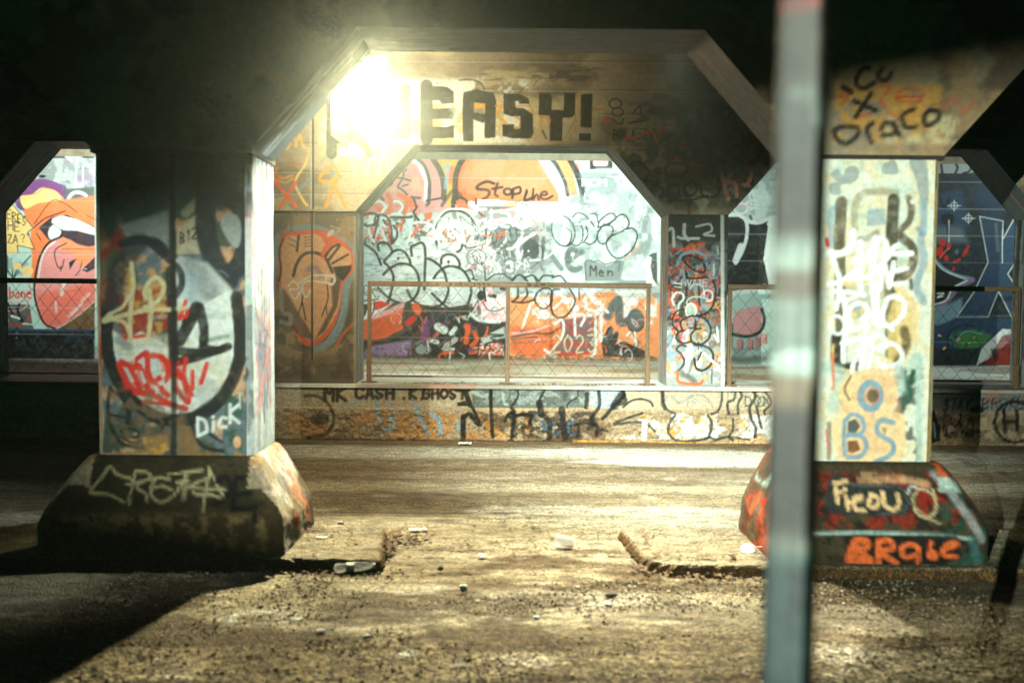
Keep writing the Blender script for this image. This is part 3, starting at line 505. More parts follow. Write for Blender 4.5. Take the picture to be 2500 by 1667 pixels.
# far right bay, dark blue and black
c.f(1950, 350, 3.136)
c.p('800,-100 2400,-100 2400,1700 1000,1700 900,600', 'N'); c.p('800,120 1370,120 1410,210 1300,230 800,230', 'g'); c.s('1090,150 1100,230', 18, 'K'); c.s('1180,130 1215,180 1200,230', 18, 'K'); c.s('1330,130 1310,210 1260,230', 16, 'K'); c.s('1080,100 1360,100', 14, 'R', .5, .6)
c.p('1040,400 1240,350 1300,560 1280,700 1040,730', 'b', soft=50); c.p('1040,640 1240,640 1300,760 1040,760', 'S', soft=60); c.s('1420,400 1500,470 1500,520', 150, 'b', .7, .7); c.s('1080,420 1110,490 1150,430', 18, 'K'); c.e(1140, 580, 55, 45, 0, 'K', soft=10); c.s('1140,600 1148,700', 22, 'K'); c.s('1150,590 1150,810', 7, 'W'); c.s('1060,708 1260,710', 7, 'W')
for x, y in ((1190, 478), (1300, 575)): c.s([(x-48, y), (x+48, y)], 8, 'W', .5, .8); c.s([(x, y-40), (x, y+40)], 8, 'W', .5, .8); c.e(x, y, 26, 26, 7, 'W', a=.7)
for x, y, q in ((1100, 760, 40), (1080, 830, 46), (1150, 780, 30), (1130, 880, 30), (1185, 960, 18), (1280, 830, 26)): c.e(x, y, q*.6, q*.8, 0, 'R', soft=6)
c.s('1080,880 1120,830 1150,800', 12, 'O'); c.s('1190,910 1230,890', 22, 'R'); c.s('1300,790 1260,860', 22, 'R', .4, .8); c.e(1210, 830, 16, 22, 0, 'S')
c.p('1035,870 1100,950 1200,1010 1330,1040 1200,1120 1140,1230 1035,1300', 'K'); c.s('1030,880 1110,960 1210,1010 1330,1040', 26, 'B', .3); c.s('1035,890 1110,970 1280,1040', 8, 'W'); c.s('1330,1045 1230,1090 1180,1150 1120,1220 1035,1260', 40, 'v', .4, .9); c.s('1290,1050 1180,1110 1130,1200 1035,1235', 12, 'W'); c.s('1060,1150 1110,1150 1060,1180 1110,1170', 9, 'W'); c.p('1035,1260 1150,1230 1250,1180 1250,1300 1100,1400 1035,1400', 'B', soft=30, a=.8)
c.o('1385,560 1565,595 1560,740 1680,520 1760,560 1800,700 1600,1000 1680,1120 1720,1360 1640,1350 1530,1130 1450,1330 1210,1330 1340,1140 1450,910', 'b', 9, 'w', sm=0); c.s('1510,620 1525,820', 26, 'S', .5); c.s('1560,750 1558,915', 9, 'w'); c.s('1720,620 1800,720 1750,850', 30, 'S', .5)
c.p('1035,1400 1250,1330 1700,1340 1700,1480 1400,1570 1035,1570', 'b', soft=30); c.p('1210,1450 1330,1420 1480,1470 1400,1560 1230,1570', 'E', soft=20); c.spk((1160, 1430, 1400, 1560), 26, 14, 'E', 9); c.spk((1040, 1450, 1360, 1570), 12, 12, 'Y', 10); c.s('1140,1570 1150,1450 1260,1390 1340,1400', 14, 'N', .3); c.s('1200,1510 1280,1440 1400,1460', 9, 'B')
c.p('1400,1570 1560,1420 1700,1430 1560,1560 1470,1640 1360,1700', 'W', soft=6); c.p('1560,1470 1760,1430 1800,1700 1420,1700', 'r', soft=8, a=.8); c.s('1600,1500 1680,1480', 40, 'V', .6, .6); c.mot('K', 60, .55, .8, (1035, 1560, 2200, 1700), 91)
for z_ in np.arange(ZW+0.35, ZC, 0.37):           # form-board joints across the wall
    c.px = False; c.s([(-8, z_), (-3, z_+.006), (2, z_-.004), (9, z_)], .009, 'd', .5, .30); c.s([(-8, z_-.010), (-3, z_-.004), (2, z_-.014), (9, z_-.01)], .006, 'W', .5, .35); c.px = True
c.f()
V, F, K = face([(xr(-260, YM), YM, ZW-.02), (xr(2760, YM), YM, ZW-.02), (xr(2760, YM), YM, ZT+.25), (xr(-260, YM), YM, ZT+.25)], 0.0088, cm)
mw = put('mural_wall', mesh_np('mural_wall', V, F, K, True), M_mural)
tag(mw, 'long wall behind the walkway covered in bright murals and tags', 'wall')
mb = MB(); mb.box((0.4, YM+.15, (ZT+.25+ZC)/2), (20, .3, ZC-ZT-.25)); mb.box((0.4, YM+.16, ZT/2), (20, .28, ZT+.5)); mb.build('wall_core', M_conc, mw)
# ------------------------------------------------------------------ far arcade: beam over the openings, piers, rails, curb wall
FB = [(xr(-48, YA), xr(656, YA)), (xr(868, YA), xr(1630, YA)), (xr(1775, YA), xr(2537, YA))]
cs = Canvas(YA, -8, 8, ZH-.05, ZC, 135, (132, 124, 100))
c = cs
c.mot('c', 160, .5, .8, None, 101, ax=2); c.mot('D', 110, .58, .6, None, 102, ax=2.5); c.mot('H', 60, .6, .5, None, 103, ax=3)
for z_ in (ZH+.19, ZH+.42, ZH+.72, ZH+1.05, ZH+1.3, ZH+1.6):
    c.px = False; c.s([(-8, z_), (-4, z_+.008), (-1, z_-.004), (3, z_+.006), (8, z_)], .012, 'D', .5, .5); c.s([(-8, z_-.013), (-1, z_-.017), (8, z_-.013)], .008, 'W', .5, .35); c.px = True
c.f(600, 50, 2.851)
c.p('480,560 1300,450 1700,520 2560,600 2400,700 1400,850 700,960 500,960', 'H', soft=60, a=.8); c.mot('W', 110, .46, .85, (500, 380, 2000, 900), 104)
for x in (560, 700, 780, 860, 940): c.s([(x, 960), (x+30, 900), (x+60, 1080), (x+90, 950)], 26, 'B', .6, .6)
c.s('540,1060 520,1110 600,1130 640,1060 600,1010 560,1060', 26, 'y', .3); c.s('600,1120 700,1300', 28, 'y', .3); c.s('640,1090 560,1300', 26, 'y', .3)
c.s('300,830 240,880 205,960 215,1060 260,1100 330,1080', 16, 'y', .3); c.s('300,830 290,900 340,810 350,880 380,800 400,880 440,900 420,1000 360,1090 350,1150 400,1250 430,1290', 18, 'Y', .3); c.s('230,1020 200,1100 280,1130 330,1100', 16, 'y')
c.s('210,1130 360,1300', 24, 'O', .3); c.s('350,1130 240,1300', 24, 'O', .3); c.s('180,1070 240,1100 180,1160', 18, 'O', .3); c.s('290,1010 390,1000', 14, 'O', .4, .7); c.s('370,1190 440,1110', 22, 'B', .5, .7)
c.s('470,620 472,1310', 14, 'K', .1); c.s('458,620 458,1310', 7, 'W', .5, .6)
# big block letters: Q U E A S Y !
Kk = (38, 40, 30)
c.s('600,930 600,470 760,470 760,820', 74, Kk, .04, sm=0); c.s('600,820 780,830 850,920', 74, Kk, .04, sm=0)
c.p('640,930 680,870 740,850 790,880 830,945 700,945', 'W', sm=1); c.s('930,480 930,790 1110,790 1110,480', 74, Kk, .04, sm=0); c.s('1160,490 1220,470', 30, 'W', .5, .5)
c.s('1260,460 1260,830', 86, Kk, .04, sm=0); c.p('1215,455 1400,465 1450,500 1450,580 1370,585 1345,560 1215,560', Kk); c.p('1215,620 1420,615 1450,650 1440,690 1215,690', Kk); c.p('1215,740 1400,745 1450,730 1450,820 1215,830', Kk)
c.f(1100, 150, 5.88)
c.p('185,450 380,410 620,460 655,560 645,1100 490,1110 480,900 330,840 330,1160 180,1150 170,700', Kk); c.p('340,600 500,615 495,765 340,735', 'y'); c.p('350,690 470,680 490,760 345,735', 'G'); c.p('330,850 460,890 490,880 485,1110 335,1110', 'W')
c.p('760,465 1000,480 1120,540 1140,620 985,620 980,580 930,580 935,670 1050,680 1180,760 1190,1040 1150,1110 900,1115 745,1080 745,905 910,910 915,975 1000,970 1000,795 880,800 760,760', Kk)
c.s('660,650 740,650 680,760 800,900', 40, 'y', .2); c.s('940,650 1140,650 1180,740', 34, 'y', .2, .8); c.s('930,800 1000,850 990,950 920,960', 30, 'y', .2); c.p('1000,795 1180,760 1190,1040 1000,1080', Kk)
c.p('1270,460 1415,465 1455,520 1450,700 1620,710 1630,460 1790,465 1785,770 1740,810 1610,820 1600,1150 1420,1150 1420,790 1260,780', Kk); c.p('1870,480 2035,475 2025,960 1860,950', Kk); c.p('1845,1035 2015,1040 2010,1150 1840,1145', Kk)
c.s('1280,790 1300,880 1240,1120', 26, 'y'); c.s('1300,800 1410,830 1400,930', 36, 'y'); c.s('1840,440 1850,780', 34, 'y', .3, .7); c.s('1800,840 1730,1090', 30, 'y', .3, .7); c.e(2245, 855, 36, 36, 0, 'O'); c.s('2050,690 2180,700', 40, 'O', .5, .5); c.s('1320,1000 1370,1110', 24, 'k', .5)
c.s('130,280 250,270 380,290 450,340 485,410', 26, 'K', .3, .85); c.s('980,470 1050,390 1120,340', 12, 'K', .3, .7); c.s('1190,370 1250,280 1340,250 1420,300 1600,240', 16, 'K', .4, .6); c.s('0,700 60,720 0,820', 60, 'G', .5, .7); c.mot('K', 60, .60, .6, (400, 40, 2300, 330), 105, ax=4)
c.s('1620,800 1700,820 1800,780 1640,1130', 10, 'D', .5, .6)
# right side tags
c.f(1400, 150, 3.92)
c.mot('x', 130, .45, .75, (350, 350, 1960, 1500), 106); c.mot('N', 120, .56, .7, (700, 560, 1960, 1450), 107)
c.e(400, 410, 60, 45, 12, 'K'); c.e(420, 490, 55, 40, 12, 'K'); c.s('380,570 450,610 480,550', 12, 'K'); c.s('570,500 630,430 645,530', 12, 'K'); c.t('BUEN', 380, 750, 90, 11, 'K', wd=.9, rise=-.05); c.s('520,600 700,570', 12, 'K')
for pts, w_ in (('490,745 580,735', 22), ('650,705 740,670 795,770', 24), ('830,690 855,640 880,695', 22), ('910,600 960,570 1010,600', 14), ('1015,640 1010,690', 22), ('1050,810 1100,780', 26), ('830,810 880,780', 18), ('860,870 960,900 1035,975', 20), ('940,950 980,940', 16), ('1105,890 1110,940 1160,995 1240,1000', 18), ('1260,800 1265,880', 24), ('1095,1030 1125,1090', 16)): c.s(pts, w_, 'O', .3)
for pts in ('880,740 960,700 1000,800 960,880 900,860', '1100,600 1080,720 1120,800', '1180,680 1160,900', '1250,700 1300,920', '1400,720 1440,700 1500,740 1440,860 1490,900'): c.s(pts, 56, 'K', .5, .7)
for pts in ('540,930 580,900 640,930 620,970 570,960 560,1000 650,990 700,960', '640,960 720,1060 680,1140 730,1150', '870,1020 960,980 1080,1000 1060,1080 940,1100 880,1080 880,1020', '1200,1180 1240,1290 1360,1290 1400,1180 1330,1100 1250,1110', '1080,1180 1150,1150 1170,1250 1080,1290 1060,1200', '900,1200 990,1190 1000,1290 920,1310 900,1220', '900,1340 1100,1330 1280,1290', '1110,1330 1100,1430 1130,1510', '780,1180 860,1240 820,1300'): c.s(pts, 26, 'K', .3, .8)
for pts, w_ in (('1400,1010 1420,1100 1470,1310', 42), ('1515,980 1510,1060 1460,1150 1540,1170 1560,1290', 38), ('1680,870 1690,910 1640,960 1650,1020 1700,1030 1680,1140 1640,1190', 40), ('1690,930 1730,905', 28), ('1610,1180 1680,1195', 26)): c.s(pts, w_, (226, 158, 134), .15)
c.s('1200,1060 1350,1040 1340,1180', 12, 'O', .3, .7); c.s('1200,1210 1330,1200', 14, 'R', .4, .5); c.chaos((700, 1100, 1900, 1500), 14, ['R', 'D', 'x', 'S'], (8, 14), (60, 140), 17, .5)
sc_far = Canvas(1, FB[0][0], FB[2][1]+1, YA-.1, YA+TH+.1, 150, 'G', px=False)
for i in range(260):
    x = random.uniform(*[(FB[0][0]), FB[2][1]]); y = random.uniform(YA, YA+TH); l_ = random.uniform(.1, .6)
    sc_far.s([(x, y), (x+l_*.5, y+random.uniform(-.02, .02)), (x+l_, y)], random.uniform(.01, .04), random.choice(['w', 'W', 'G', 'y', 'D', 'S', 'O', 'g', 'd']), .4, .8)
beam_far = spandrel('far_arcade_beam', YA, YA+TH, FB, -8, 8, cs, sc_far, 0.0072, foot=0.025, zone=(-2.8, 3.6))
tag(beam_far, 'graffitied concrete beam with octagonal openings and black block letters, far side of the road', 'concrete beam')

# piers
cp = Canvas(YA, xr(640, YA), xr(1790, YA), ZW-.02, ZH+.02, 150, 'D'); c = cp
c.f(620, 270, 2.307)
c.p('60,550 600,550 600,1600 60,1600', (104, 96, 78)); c.mot('t', 90, .5, .6, (60, 550, 600, 1600), 111); c.mot('u', 110, .55, .7, (60, 1050, 600, 1600), 112)
c.s('60,1450 120,800 170,690 330,660 470,720 560,790 570,900 520,980 500,1150 440,1290 350,1340', 40, 'B', .4, .85); c.p('150,700 240,680 370,670 480,720 550,790 555,900 500,980 480,1120 420,1260 300,1330 200,1200 140,1000 135,860', 'O', sm=1)
c.p('165,720 245,705 360,700 410,770 440,750 480,760 540,800 540,890 490,960 480,1100 410,1230 320,1300 230,1220 160,1060 150,870', 'T', sm=1); c.p('160,1000 240,1120 330,1280 230,1250 150,1100', 'K', soft=20, sm=1, a=.8); c.p('430,950 540,890 490,960 470,1100 400,1240 340,1290 440,1100', 'K', soft=16, a=.85)
c.s('165,720 140,790 150,890 140,960', 12, 'K'); c.s('250,705 240,790', 16, 'K'); c.s('190,715 245,745', 5, 'K'); c.s('195,750 240,770', 5, 'K'); 
for y in (710, 728, 745, 762): c.s([(280, y+4), (318, y)], 5, 'K')
c.s('220,930 240,860 280,810 340,800 400,830 440,910', 18, 'K', .15); c.s('300,900 340,880 380,930', 30, 'v', .6, .7); c.s('390,820 400,780 440,740', 30, 'O'); c.s('400,820 440,770 480,760 420,840', 16, 'K'); c.s('440,860 530,810', 14, 'K'); c.p('440,880 550,870 545,900 500,960 460,930', 'K'); c.s('420,700 440,680', 22, 'W', .5, .7)
c.s('275,1020 265,1090 245,1150', 8, 'K'); c.s('270,1080 290,1180', 8, 'K'); c.s('410,980 415,1060 380,1160', 8, 'K'); c.s('405,1100 410,1150', 7, 'K')
c.s('190,990 220,960 250,1000 200,1010 230,1060 260,1020', 9, 'W', .4); c.s('250,970 330,930 420,930 450,940 440,980 400,970 300,960 270,1000 290,1050 320,1010', 11, 'W', .4); c.s('150,1010 160,1130 200,1150 200,1200 150,1190', 24, 'g', .5, .7); c.e(430, 952, 26, 24, 9, 'W')
c.s('520,960 510,1080 470,1200 400,1310', 14, 'B', .3); c.s('560,1200 500,1260 460,1330', 16, 'O', .4, .7); c.s('140,640 150,700 200,600 210,680', 12, 'd', .5, .6); c.s('430,650 480,670 440,700', 10, 'c', .4, .6); c.s('325,550 325,1400', 12, 'K', .2); c.s('337,550 337,1500', 5, 'c', .5, .5)
c.s('60,1380 250,1420 500,1400', 60, 'u', .6, .5); c.s('565,600 568,1560', 16, 'c', .5, .6)
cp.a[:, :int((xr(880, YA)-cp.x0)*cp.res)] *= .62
c.f(1560, 480, 3.135)
c.p('180,100 690,100 690,1470 180,1470', 'k'); c.mot('G', 60, .5, .8, (180, 320, 690, 1470), 113); c.p('200,1040 660,1040 660,1470 200,1470', 'g', soft=100, a=.8)
c.mot('O', 36, .6, .9, (200, 330, 660, 1000), 114, soft=.05); c.mot('R', 30, .63, .9, (200, 380, 660, 800), 115, soft=.05); c.mot('y', 40, .6, .8, (200, 800, 660, 1450), 116); c.mot('B', 36, .6, .8, (200, 400, 660, 1300), 117); c.mot('W', 40, .6, .8, (200, 1000, 660, 1450), 118); c.mot('D', 50, .62, .7, (180, 100, 690, 1200), 119)
c.chaos((220, 380, 640, 1300), 60, ['O', 'B', 'W', 'R', 'k', 'G', 'K', 'o', 'y', 'g'], (7, 16), (40, 110), 21, .8)
c.s('220,260 260,250 270,380', 22, 'w', .4); c.s('350,215 350,290 380,330', 26, 'w', .4); c.s('440,230 540,210 560,260 500,290 580,300', 16, 'w', .4); c.s('300,310 340,320 460,320', 20, 'w', .4); c.s('340,400 460,420', 12, 'O', .5); c.s('300,520 330,450 420,420 500,450 520,510', 24, 'B', .4)
c.s('340,460 400,450 480,490 510,550 490,580 420,560 350,500 340,460', 15, 'K', .2); c.s('360,570 370,620 440,625 520,620', 16, 'K', .2); c.s('500,500 560,480 610,500 600,600', 20, 'S', .3); c.s('370,590 365,760', 17, 'K'); c.s('570,640 590,720 570,830 520,890 460,910 390,890 360,830', 16, 'K', .2)
c.t('NVATE', 330, 680, 44, 7, 'w', wd=.7); c.s('320,600 330,560 350,620 320,660', 14, 'B', .3); c.s('270,660 330,670', 9, 'W'); c.s('275,690 330,695', 7, 'W'); c.s('460,690 465,830', 14, 'K'); c.s('270,830 255,780 280,740 330,740 345,780 310,820', 15, 'W', .3); c.s('310,820 300,890', 8, 'W'); c.s('500,760 510,720 560,730 560,790 520,800', 13, 'W', .3)
c.s('380,850 370,800 410,770 480,770 540,790', 13, 'M', .4); c.e(400, 860, 36, 46, 0, 'M', soft=10, a=.8); c.e(400, 870, 40, 52, 13, 'W', soft=.4, a=.9); c.s('260,930 260,980 300,1030 340,1030', 14, 'K', .2); c.s('260,930 290,880 350,860', 14, 'K'); c.s('330,1020 320,960 360,930 420,915 500,930 550,1000 540,1080 480,1130 410,1110 400,1060 430,1020 475,1010', 16, 'K', .2)
c.s('385,1005 475,1010', 12, 'K'); c.s('433,940 435,1005', 12, 'K'); c.s('350,1025 300,1040 290,1090 340,1120 400,1110', 17, 'K', .2); c.s('310,1330 350,1270 330,1210 290,1170 330,1135 400,1160', 15, 'K', .2); c.s('400,1130 520,1150 570,1210 550,1290 490,1330 440,1310 425,1240', 19, 'K', .2); c.s('480,1190 455,1250', 14, 'K'); c.s('395,1150 375,1350', 46, 'W', .5, .9); c.s('410,1260 380,1370', 30, 'd', .5, .8)
c.s('300,1340 380,1380 430,1420', 44, 'd', .5, .9); c.s('300,1350 310,1420 460,1435 490,1410', 22, 'O', .4); c.s('240,1050 240,1250', 26, 'B', .5, .8); c.s('225,1200 250,1260 280,1200', 20, 'B', .5); c.s('560,1330 560,1430', 12, 'd'); c.s('580,1060 610,1110 600,1000', 14, 'W'); c.s('600,1280 620,1320', 14, 'W'); c.s('640,120 645,1440', 26, 'W', .3, .8); c.s('500,1200 610,1300', 18, 'W', .4); c.s('600,380 610,440', 16, 'w', .4, .7)
def pier(x0, x1, label, left_scv, right_scv, parent=None):
    parts = [face([(x0, YA+.02, ZW), (x1, YA+.02, ZW), (x1, YA+.02, ZH), (x0, YA+.02, ZH)], .0066, cp)]
    for x, sc_, fl in ((x0, left_scv, 1), (x1, right_scv, 0)):
        V, F = grid([(x, YA+.02, ZW), (x, YA+TH, ZW), (x, YA+TH, ZH), (x, YA+.02, ZH)][::(-1 if fl else 1)], .012)
        parts.append((V, F, sc_.sample(V[:, 1], V[:, 2])))
    V, F = grid([(x1, YA+TH, ZW), (x0, YA+TH, ZW), (x0, YA+TH, ZH), (x1, YA+TH, ZH)], .05); parts.append((V, F, cp.sample(V[:, 0], V[:, 2])))
    V, F, K = join(parts)
    o = put('concrete_pier', mesh_np('concrete_pier', V, F, K, False), M_paint)
    return tag(o, label, 'pier', 'concrete piers of the far arcade')
def rev(seed, cols, base='g'): return streak_canvas(YA-.05, YA+TH+.05, ZW, ZH, 110, base, cols, seed, True, 90, .5, (.01, .05))
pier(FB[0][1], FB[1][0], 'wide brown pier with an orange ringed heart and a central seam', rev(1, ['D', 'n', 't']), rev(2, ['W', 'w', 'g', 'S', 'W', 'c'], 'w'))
pier(FB[1][1], FB[2][0], 'narrow pier between two openings stacked with black bubble tags over orange paint', rev(3, ['O', 'W', 'o', 'y', 'S', 'W', 'n'], 'w'), rev(4, ['W', 'g', 'B'], 'w'))
cp2 = cp; pier(FB[2][1], FB[2][1]+.9, 'dark pier past the last opening at the right edge', rev(5, ['D', 'k']), rev(6, ['D']))
pier(FB[0][0]-.9, FB[0][0], 'unlit pier beyond the left hand opening', rev(7, ['D', 'k']), rev(8, ['D', 'S', 'g']))

# curb wall under the walkway
YK = YA-.05
cc = Canvas(YK, -8.5, 8.5, -0.03, ZW+.01, 125, (188, 160, 124)); c = cc
zs = P(1250, 997, YK)[1]            # line where the smooth band meets the rough footing
c.f(); c.mot('C', 120, .5, .8, None, 121, ax=2); c.p('-700,940 3200,950 3200,1002 -700,990', 'c', a=.5); c.mot('g', 70, .5, .6, (1300, 940, 2100, 1002), 122, ax=2)
c.mot('n', 30, .55, .8, (-700, 1000, 1500, 1090), 123); c.mot('u', 40, .55, .8, (1130, 1000, 1480, 1090), 124); c.mot((176, 128, 70), 60, .5, .7, (600, 1000, 1300, 1090), 125); c.mot('W', 40, .5, .8, (1500, 1005, 1950, 1080), 126); c.mot('y', 24, .64, .7, (1500, 1005, 1950, 1080), 127)
c.f(650, 900, 3.618)
c.p('1800,165 2420,165 2420,345 1830,345', (92, 102, 98), soft=6); c.mot((140, 152, 148), 50, .5, .7, (1800, 165, 2420, 345), 128)
c.s('340,240 440,240 540,300 600,420 570,530 500,590 380,600', 30, 'K', .4, .8); c.p('380,430 420,400 440,420 480,360 500,400 560,400 550,480 460,500 400,480', 'K', soft=10, a=.8)
c.s('870,150 1060,150 1080,200', 22, 'B', .3, .9); c.s('1120,230 1200,170 1340,140', 22, 'B'); c.s('960,220 990,400 1010,470', 30, 'B'); c.s('1080,260 1150,440', 18, 'B'); c.s('1090,430 1120,510 1040,530', 36, 'B', .4); c.s('1300,280 1370,440 1430,580', 30, 'B', .3, .9); c.s('1460,400 1530,460 1540,580', 36, 'B', .4); c.s('1370,440 1290,500', 12, 'B'); c.s('860,270 760,310 660,330', 18, 'B'); c.s('1690,470 1710,540', 36, 'B', .5, .7)
for i, (tx, x, y, h) in enumerate((('MK', 520, 280, 115), ('CASH', 795, 262, 95), ('.K.', 1190, 262, 85), ('GHOST', 1385, 262, 85))): c.t(tx, x, y, h, 32 if i < 3 else 28, (44, 30, 20), wd=.62, gap=.32, jit=.05, sm=1)
c.p('1680,300 1760,280 1780,330 1690,330', 'K'); c.s('1690,190 1820,180', 40, 'K', .3); c.s('1760,200 1800,320', 50, 'K', .3)
for pts, w_ in (('1740,420 1740,620', 50), ('1740,430 1800,400 1860,480 1890,490', 40), ('1820,340 1880,460', 30), ('1985,165 1985,330 2000,600', 34), ('2210,165 2225,230 2170,330 2190,400 2170,600', 36), ('2110,460 2140,400 2180,390', 30), ('2190,410 2340,400 2330,480', 30)): c.s(pts, w_, 'K', .25)
c.s('2100,180 2190,200 2180,290 2110,310 2090,220', 24, 'M', .5, .6); c.s('1820,200 1900,240 1950,230', 30, 'M', .5, .5); c.s('1520,300 1600,320 1650,300', 26, 'c', .5)
c.f(1250, 900, 3.618)
c.p('-30,175 640,175 660,345 -30,345', (98, 108, 104), soft=6); c.mot((150, 166, 164), 60, .48, .7, (-30, 170, 700, 345), 129); c.mot('k', 50, .58, .5, (-30, 170, 700, 345), 130); c.p('640,175 1010,175 1080,300 940,350 720,350', (164, 182, 184), soft=8); c.p('1000,180 3000,180 3000,360 940,360', 'c', soft=10, a=.8); c.mot('K', 34, .52, .8, (-30, 350, 760, 650), 131); c.mot((60, 96, 116), 30, .58, .8, (200, 380, 620, 620), 132)
for pts, w_ in (('50,180 50,250 -10,340', 22), ('295,180 240,290 250,420', 18), ('240,300 260,400', 60), ('250,400 330,460 330,610', 46), ('150,380 270,390', 26), ('-20,420 150,410 150,480', 24), ('580,180 575,250 500,300 485,345', 14), ('665,220 655,340', 40), ('765,180 770,330 700,440 750,510 745,580', 32), ('590,560 590,490 660,480 720,500', 24), ('440,360 450,480 470,600', 60), ('980,185 985,240 900,330 800,440', 34), ('970,230 900,330', 70), ('990,240 1000,290 950,310', 40), ('980,340 1060,280 1150,270 1220,290 1245,330', 20), ('1150,390 1000,440 900,490 1060,470 1180,480 1260,550', 24), ('1325,180 1340,300 1380,370 1440,400 1390,480 1380,560 1430,620 1500,640 1640,630 1720,610', 24), ('1330,185 1335,310 1350,350', 34), ('1730,410 1760,480 1740,590 1700,620', 26), ('1855,180 1850,290 1820,370 1760,400', 22), ('1740,600 1800,620 1900,600 1950,630', 26), ('1950,440 1945,540 1910,600', 22), ('1975,200 1960,270 1905,300 1910,390', 24), ('1940,200 2000,190 2030,240 2000,300 1995,390', 24), ('2130,190 2150,250 2100,340 2110,440 2150,520 2140,600', 28), ('2030,190 2090,170 2150,200', 18), ('2150,200 2230,200 2290,300 2230,370 2230,400', 20), ('2160,330 2180,440 2200,520', 24), ('780,540 840,545', 18), ('1980,610 2100,625', 16)): c.s(pts, w_, 'K' if pts[0] not in '1' else 'k', .25, .92)
c.s('1170,480 1165,620', 44, 'W', .4); c.s('1350,260 1400,240 1490,300 1590,230', 20, 'G', .5, .7); c.s('1550,350 1560,270 1640,230 1730,270 1770,330', 18, 'G', .5, .6); c.t('Bo', 1600, 310, 50, 9, 'g'); c.s('1070,210 1140,180', 12, 'P', .5, .6); c.t('DOX', 2060, 330, 90, 12, 'd', wd=.6, gap=.3); c.e(2200, 290, 26, 45, 12, 'd', rot=20)
c.s('1312,170 1312,330', 5, 'K'); c.s('1910,170 1910,400', 5, 'K')
c.f(1750, 850, 2.613)
c.p('1340,280 2200,280 2200,405 1340,405', 'S', soft=6, a=.6); c.mot('G', 60, .5, .6, (1340, 280, 2200, 405), 133); c.mot('u', 50, .5, .6, (1340, 405, 2200, 640), 134)
c.t('$TAY', 1440, 395, 75, 10, 'N', wd=.5, gap=.12, slant=.2); c.t('BROKE', 1700, 390, 70, 9, 'N', wd=.6, gap=.2, rise=-.06); c.s('1720,340 1740,310 1770,330 1800,300', 10, 'R', .4, .7); c.t('Dakg', 1450, 500, 80, 10, 'K', wd=.55, gap=.1, rise=-.04); c.t('Was here', 1450, 570, 70, 10, 'K', wd=.4, gap=.06, slant=-.2, rise=-.05); c.p('1355,400 1390,400 1400,450 1425,500 1420,590 1355,600', 'K'); c.s('1380,470 1390,570', 10, 'B', .4); c.e(1660, 390, 50, 24, 0, 'K'); c.e(1900, 470, 130, 130, 22, 'K'); c.t('H', 1830, 530, 130, 24, 'K')
c.f()
c.px = False; c.s([(-8, ZW-.035), (0, ZW-.038), (8, ZW-.035)], .01, 'D', .4, .8); c.px = True
c.s('-700,1078 600,1074 1250,1078 2000,1088 3200,1100', 9, 'u', .6, .9); c.s('1400,1076 1900,1084', 5, 'y', .6, .8)
r_ = np.random.RandomState(5)
def curb_dz(V):
    n = vnoise(700, 700, 10, 31, 4); n2 = vnoise(700, 700, 60, 32, 3)
    i = (V[:, 2]*240).astype(int) % 700; j = (np.abs(V[:, 0])*240).astype(int) % 700
    rough = sstep((zs-V[:, 2])/0.02)
    return np.stack([0*V[:, 0], -(rough*((n[i, j]-.45)*.045+(n2[i, j]-.5)*.03+.012)), 0*V[:, 0]], 1)
parts = [face([(-2.9, YK, 0), (4.6, YK, 0), (4.6, YK, ZW-.035), (-2.9, YK, ZW-.035)], .0066, cc, dz=curb_dz)]
for a, b_ in ((-8.4, -2.9), (4.6, 8.4)): parts.append(face([(a, YK, 0), (b_, YK, 0), (b_, YK, ZW-.035), (a, YK, ZW-.035)], .02, cc, dz=curb_dz))
V, F, K = join(parts)
cw = put('curb_wall', mesh_np('curb_wall', V, F, K, True), M_rough)
tag(cw, 'low rough curb wall below the walkway, covered in black letters and tags', 'curb wall')
# walkway slab with its nosing
wk = Canvas(1, -8.5, 8.5, YK-.05, YM+.1, 60, 'c', px=False)
wk.mot('W', 1.2, .45, .8, None, 141, ax=3); wk.mot('n', .5, .58, .6, None, 142, ax=2); wk.mot('O', .5, .66, .3, None, 143)
for _ in range(900):
    x, y = random.uniform(-7, 7), YM-abs(random.gauss(0, .10)); 
    if random.random() < .5: y = YA+TH*.2+random.uniform(-.1, .12)
    wk.s([(x, y), (x+random.uniform(-.03, .03), y+random.uniform(-.01, .01))], random.uniform(.008, .03), random.choice(['u', 'D', 'h', 'K', 'W']), .4, .8)
wk.p([(-8.5, YK-.05), (FB[0][1]+.1, YK-.05), (FB[0][1]-.6, YM+.1), (-8.5, YM+.1)], (44, 38, 30), soft=.3, a=.93, tex=.2)  # left bay floor painted dark in place of missing shade
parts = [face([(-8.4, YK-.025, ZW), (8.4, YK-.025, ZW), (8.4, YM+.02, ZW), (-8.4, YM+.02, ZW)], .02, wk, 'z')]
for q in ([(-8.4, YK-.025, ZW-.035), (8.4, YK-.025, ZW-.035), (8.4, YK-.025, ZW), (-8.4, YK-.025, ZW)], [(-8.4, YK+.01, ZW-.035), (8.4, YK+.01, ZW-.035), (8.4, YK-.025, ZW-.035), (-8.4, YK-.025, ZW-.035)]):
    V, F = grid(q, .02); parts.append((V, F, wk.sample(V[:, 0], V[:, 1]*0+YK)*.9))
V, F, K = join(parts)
tag(put('walkway', mesh_np('walkway', V, F, K, False), M_paint), kind='structure')

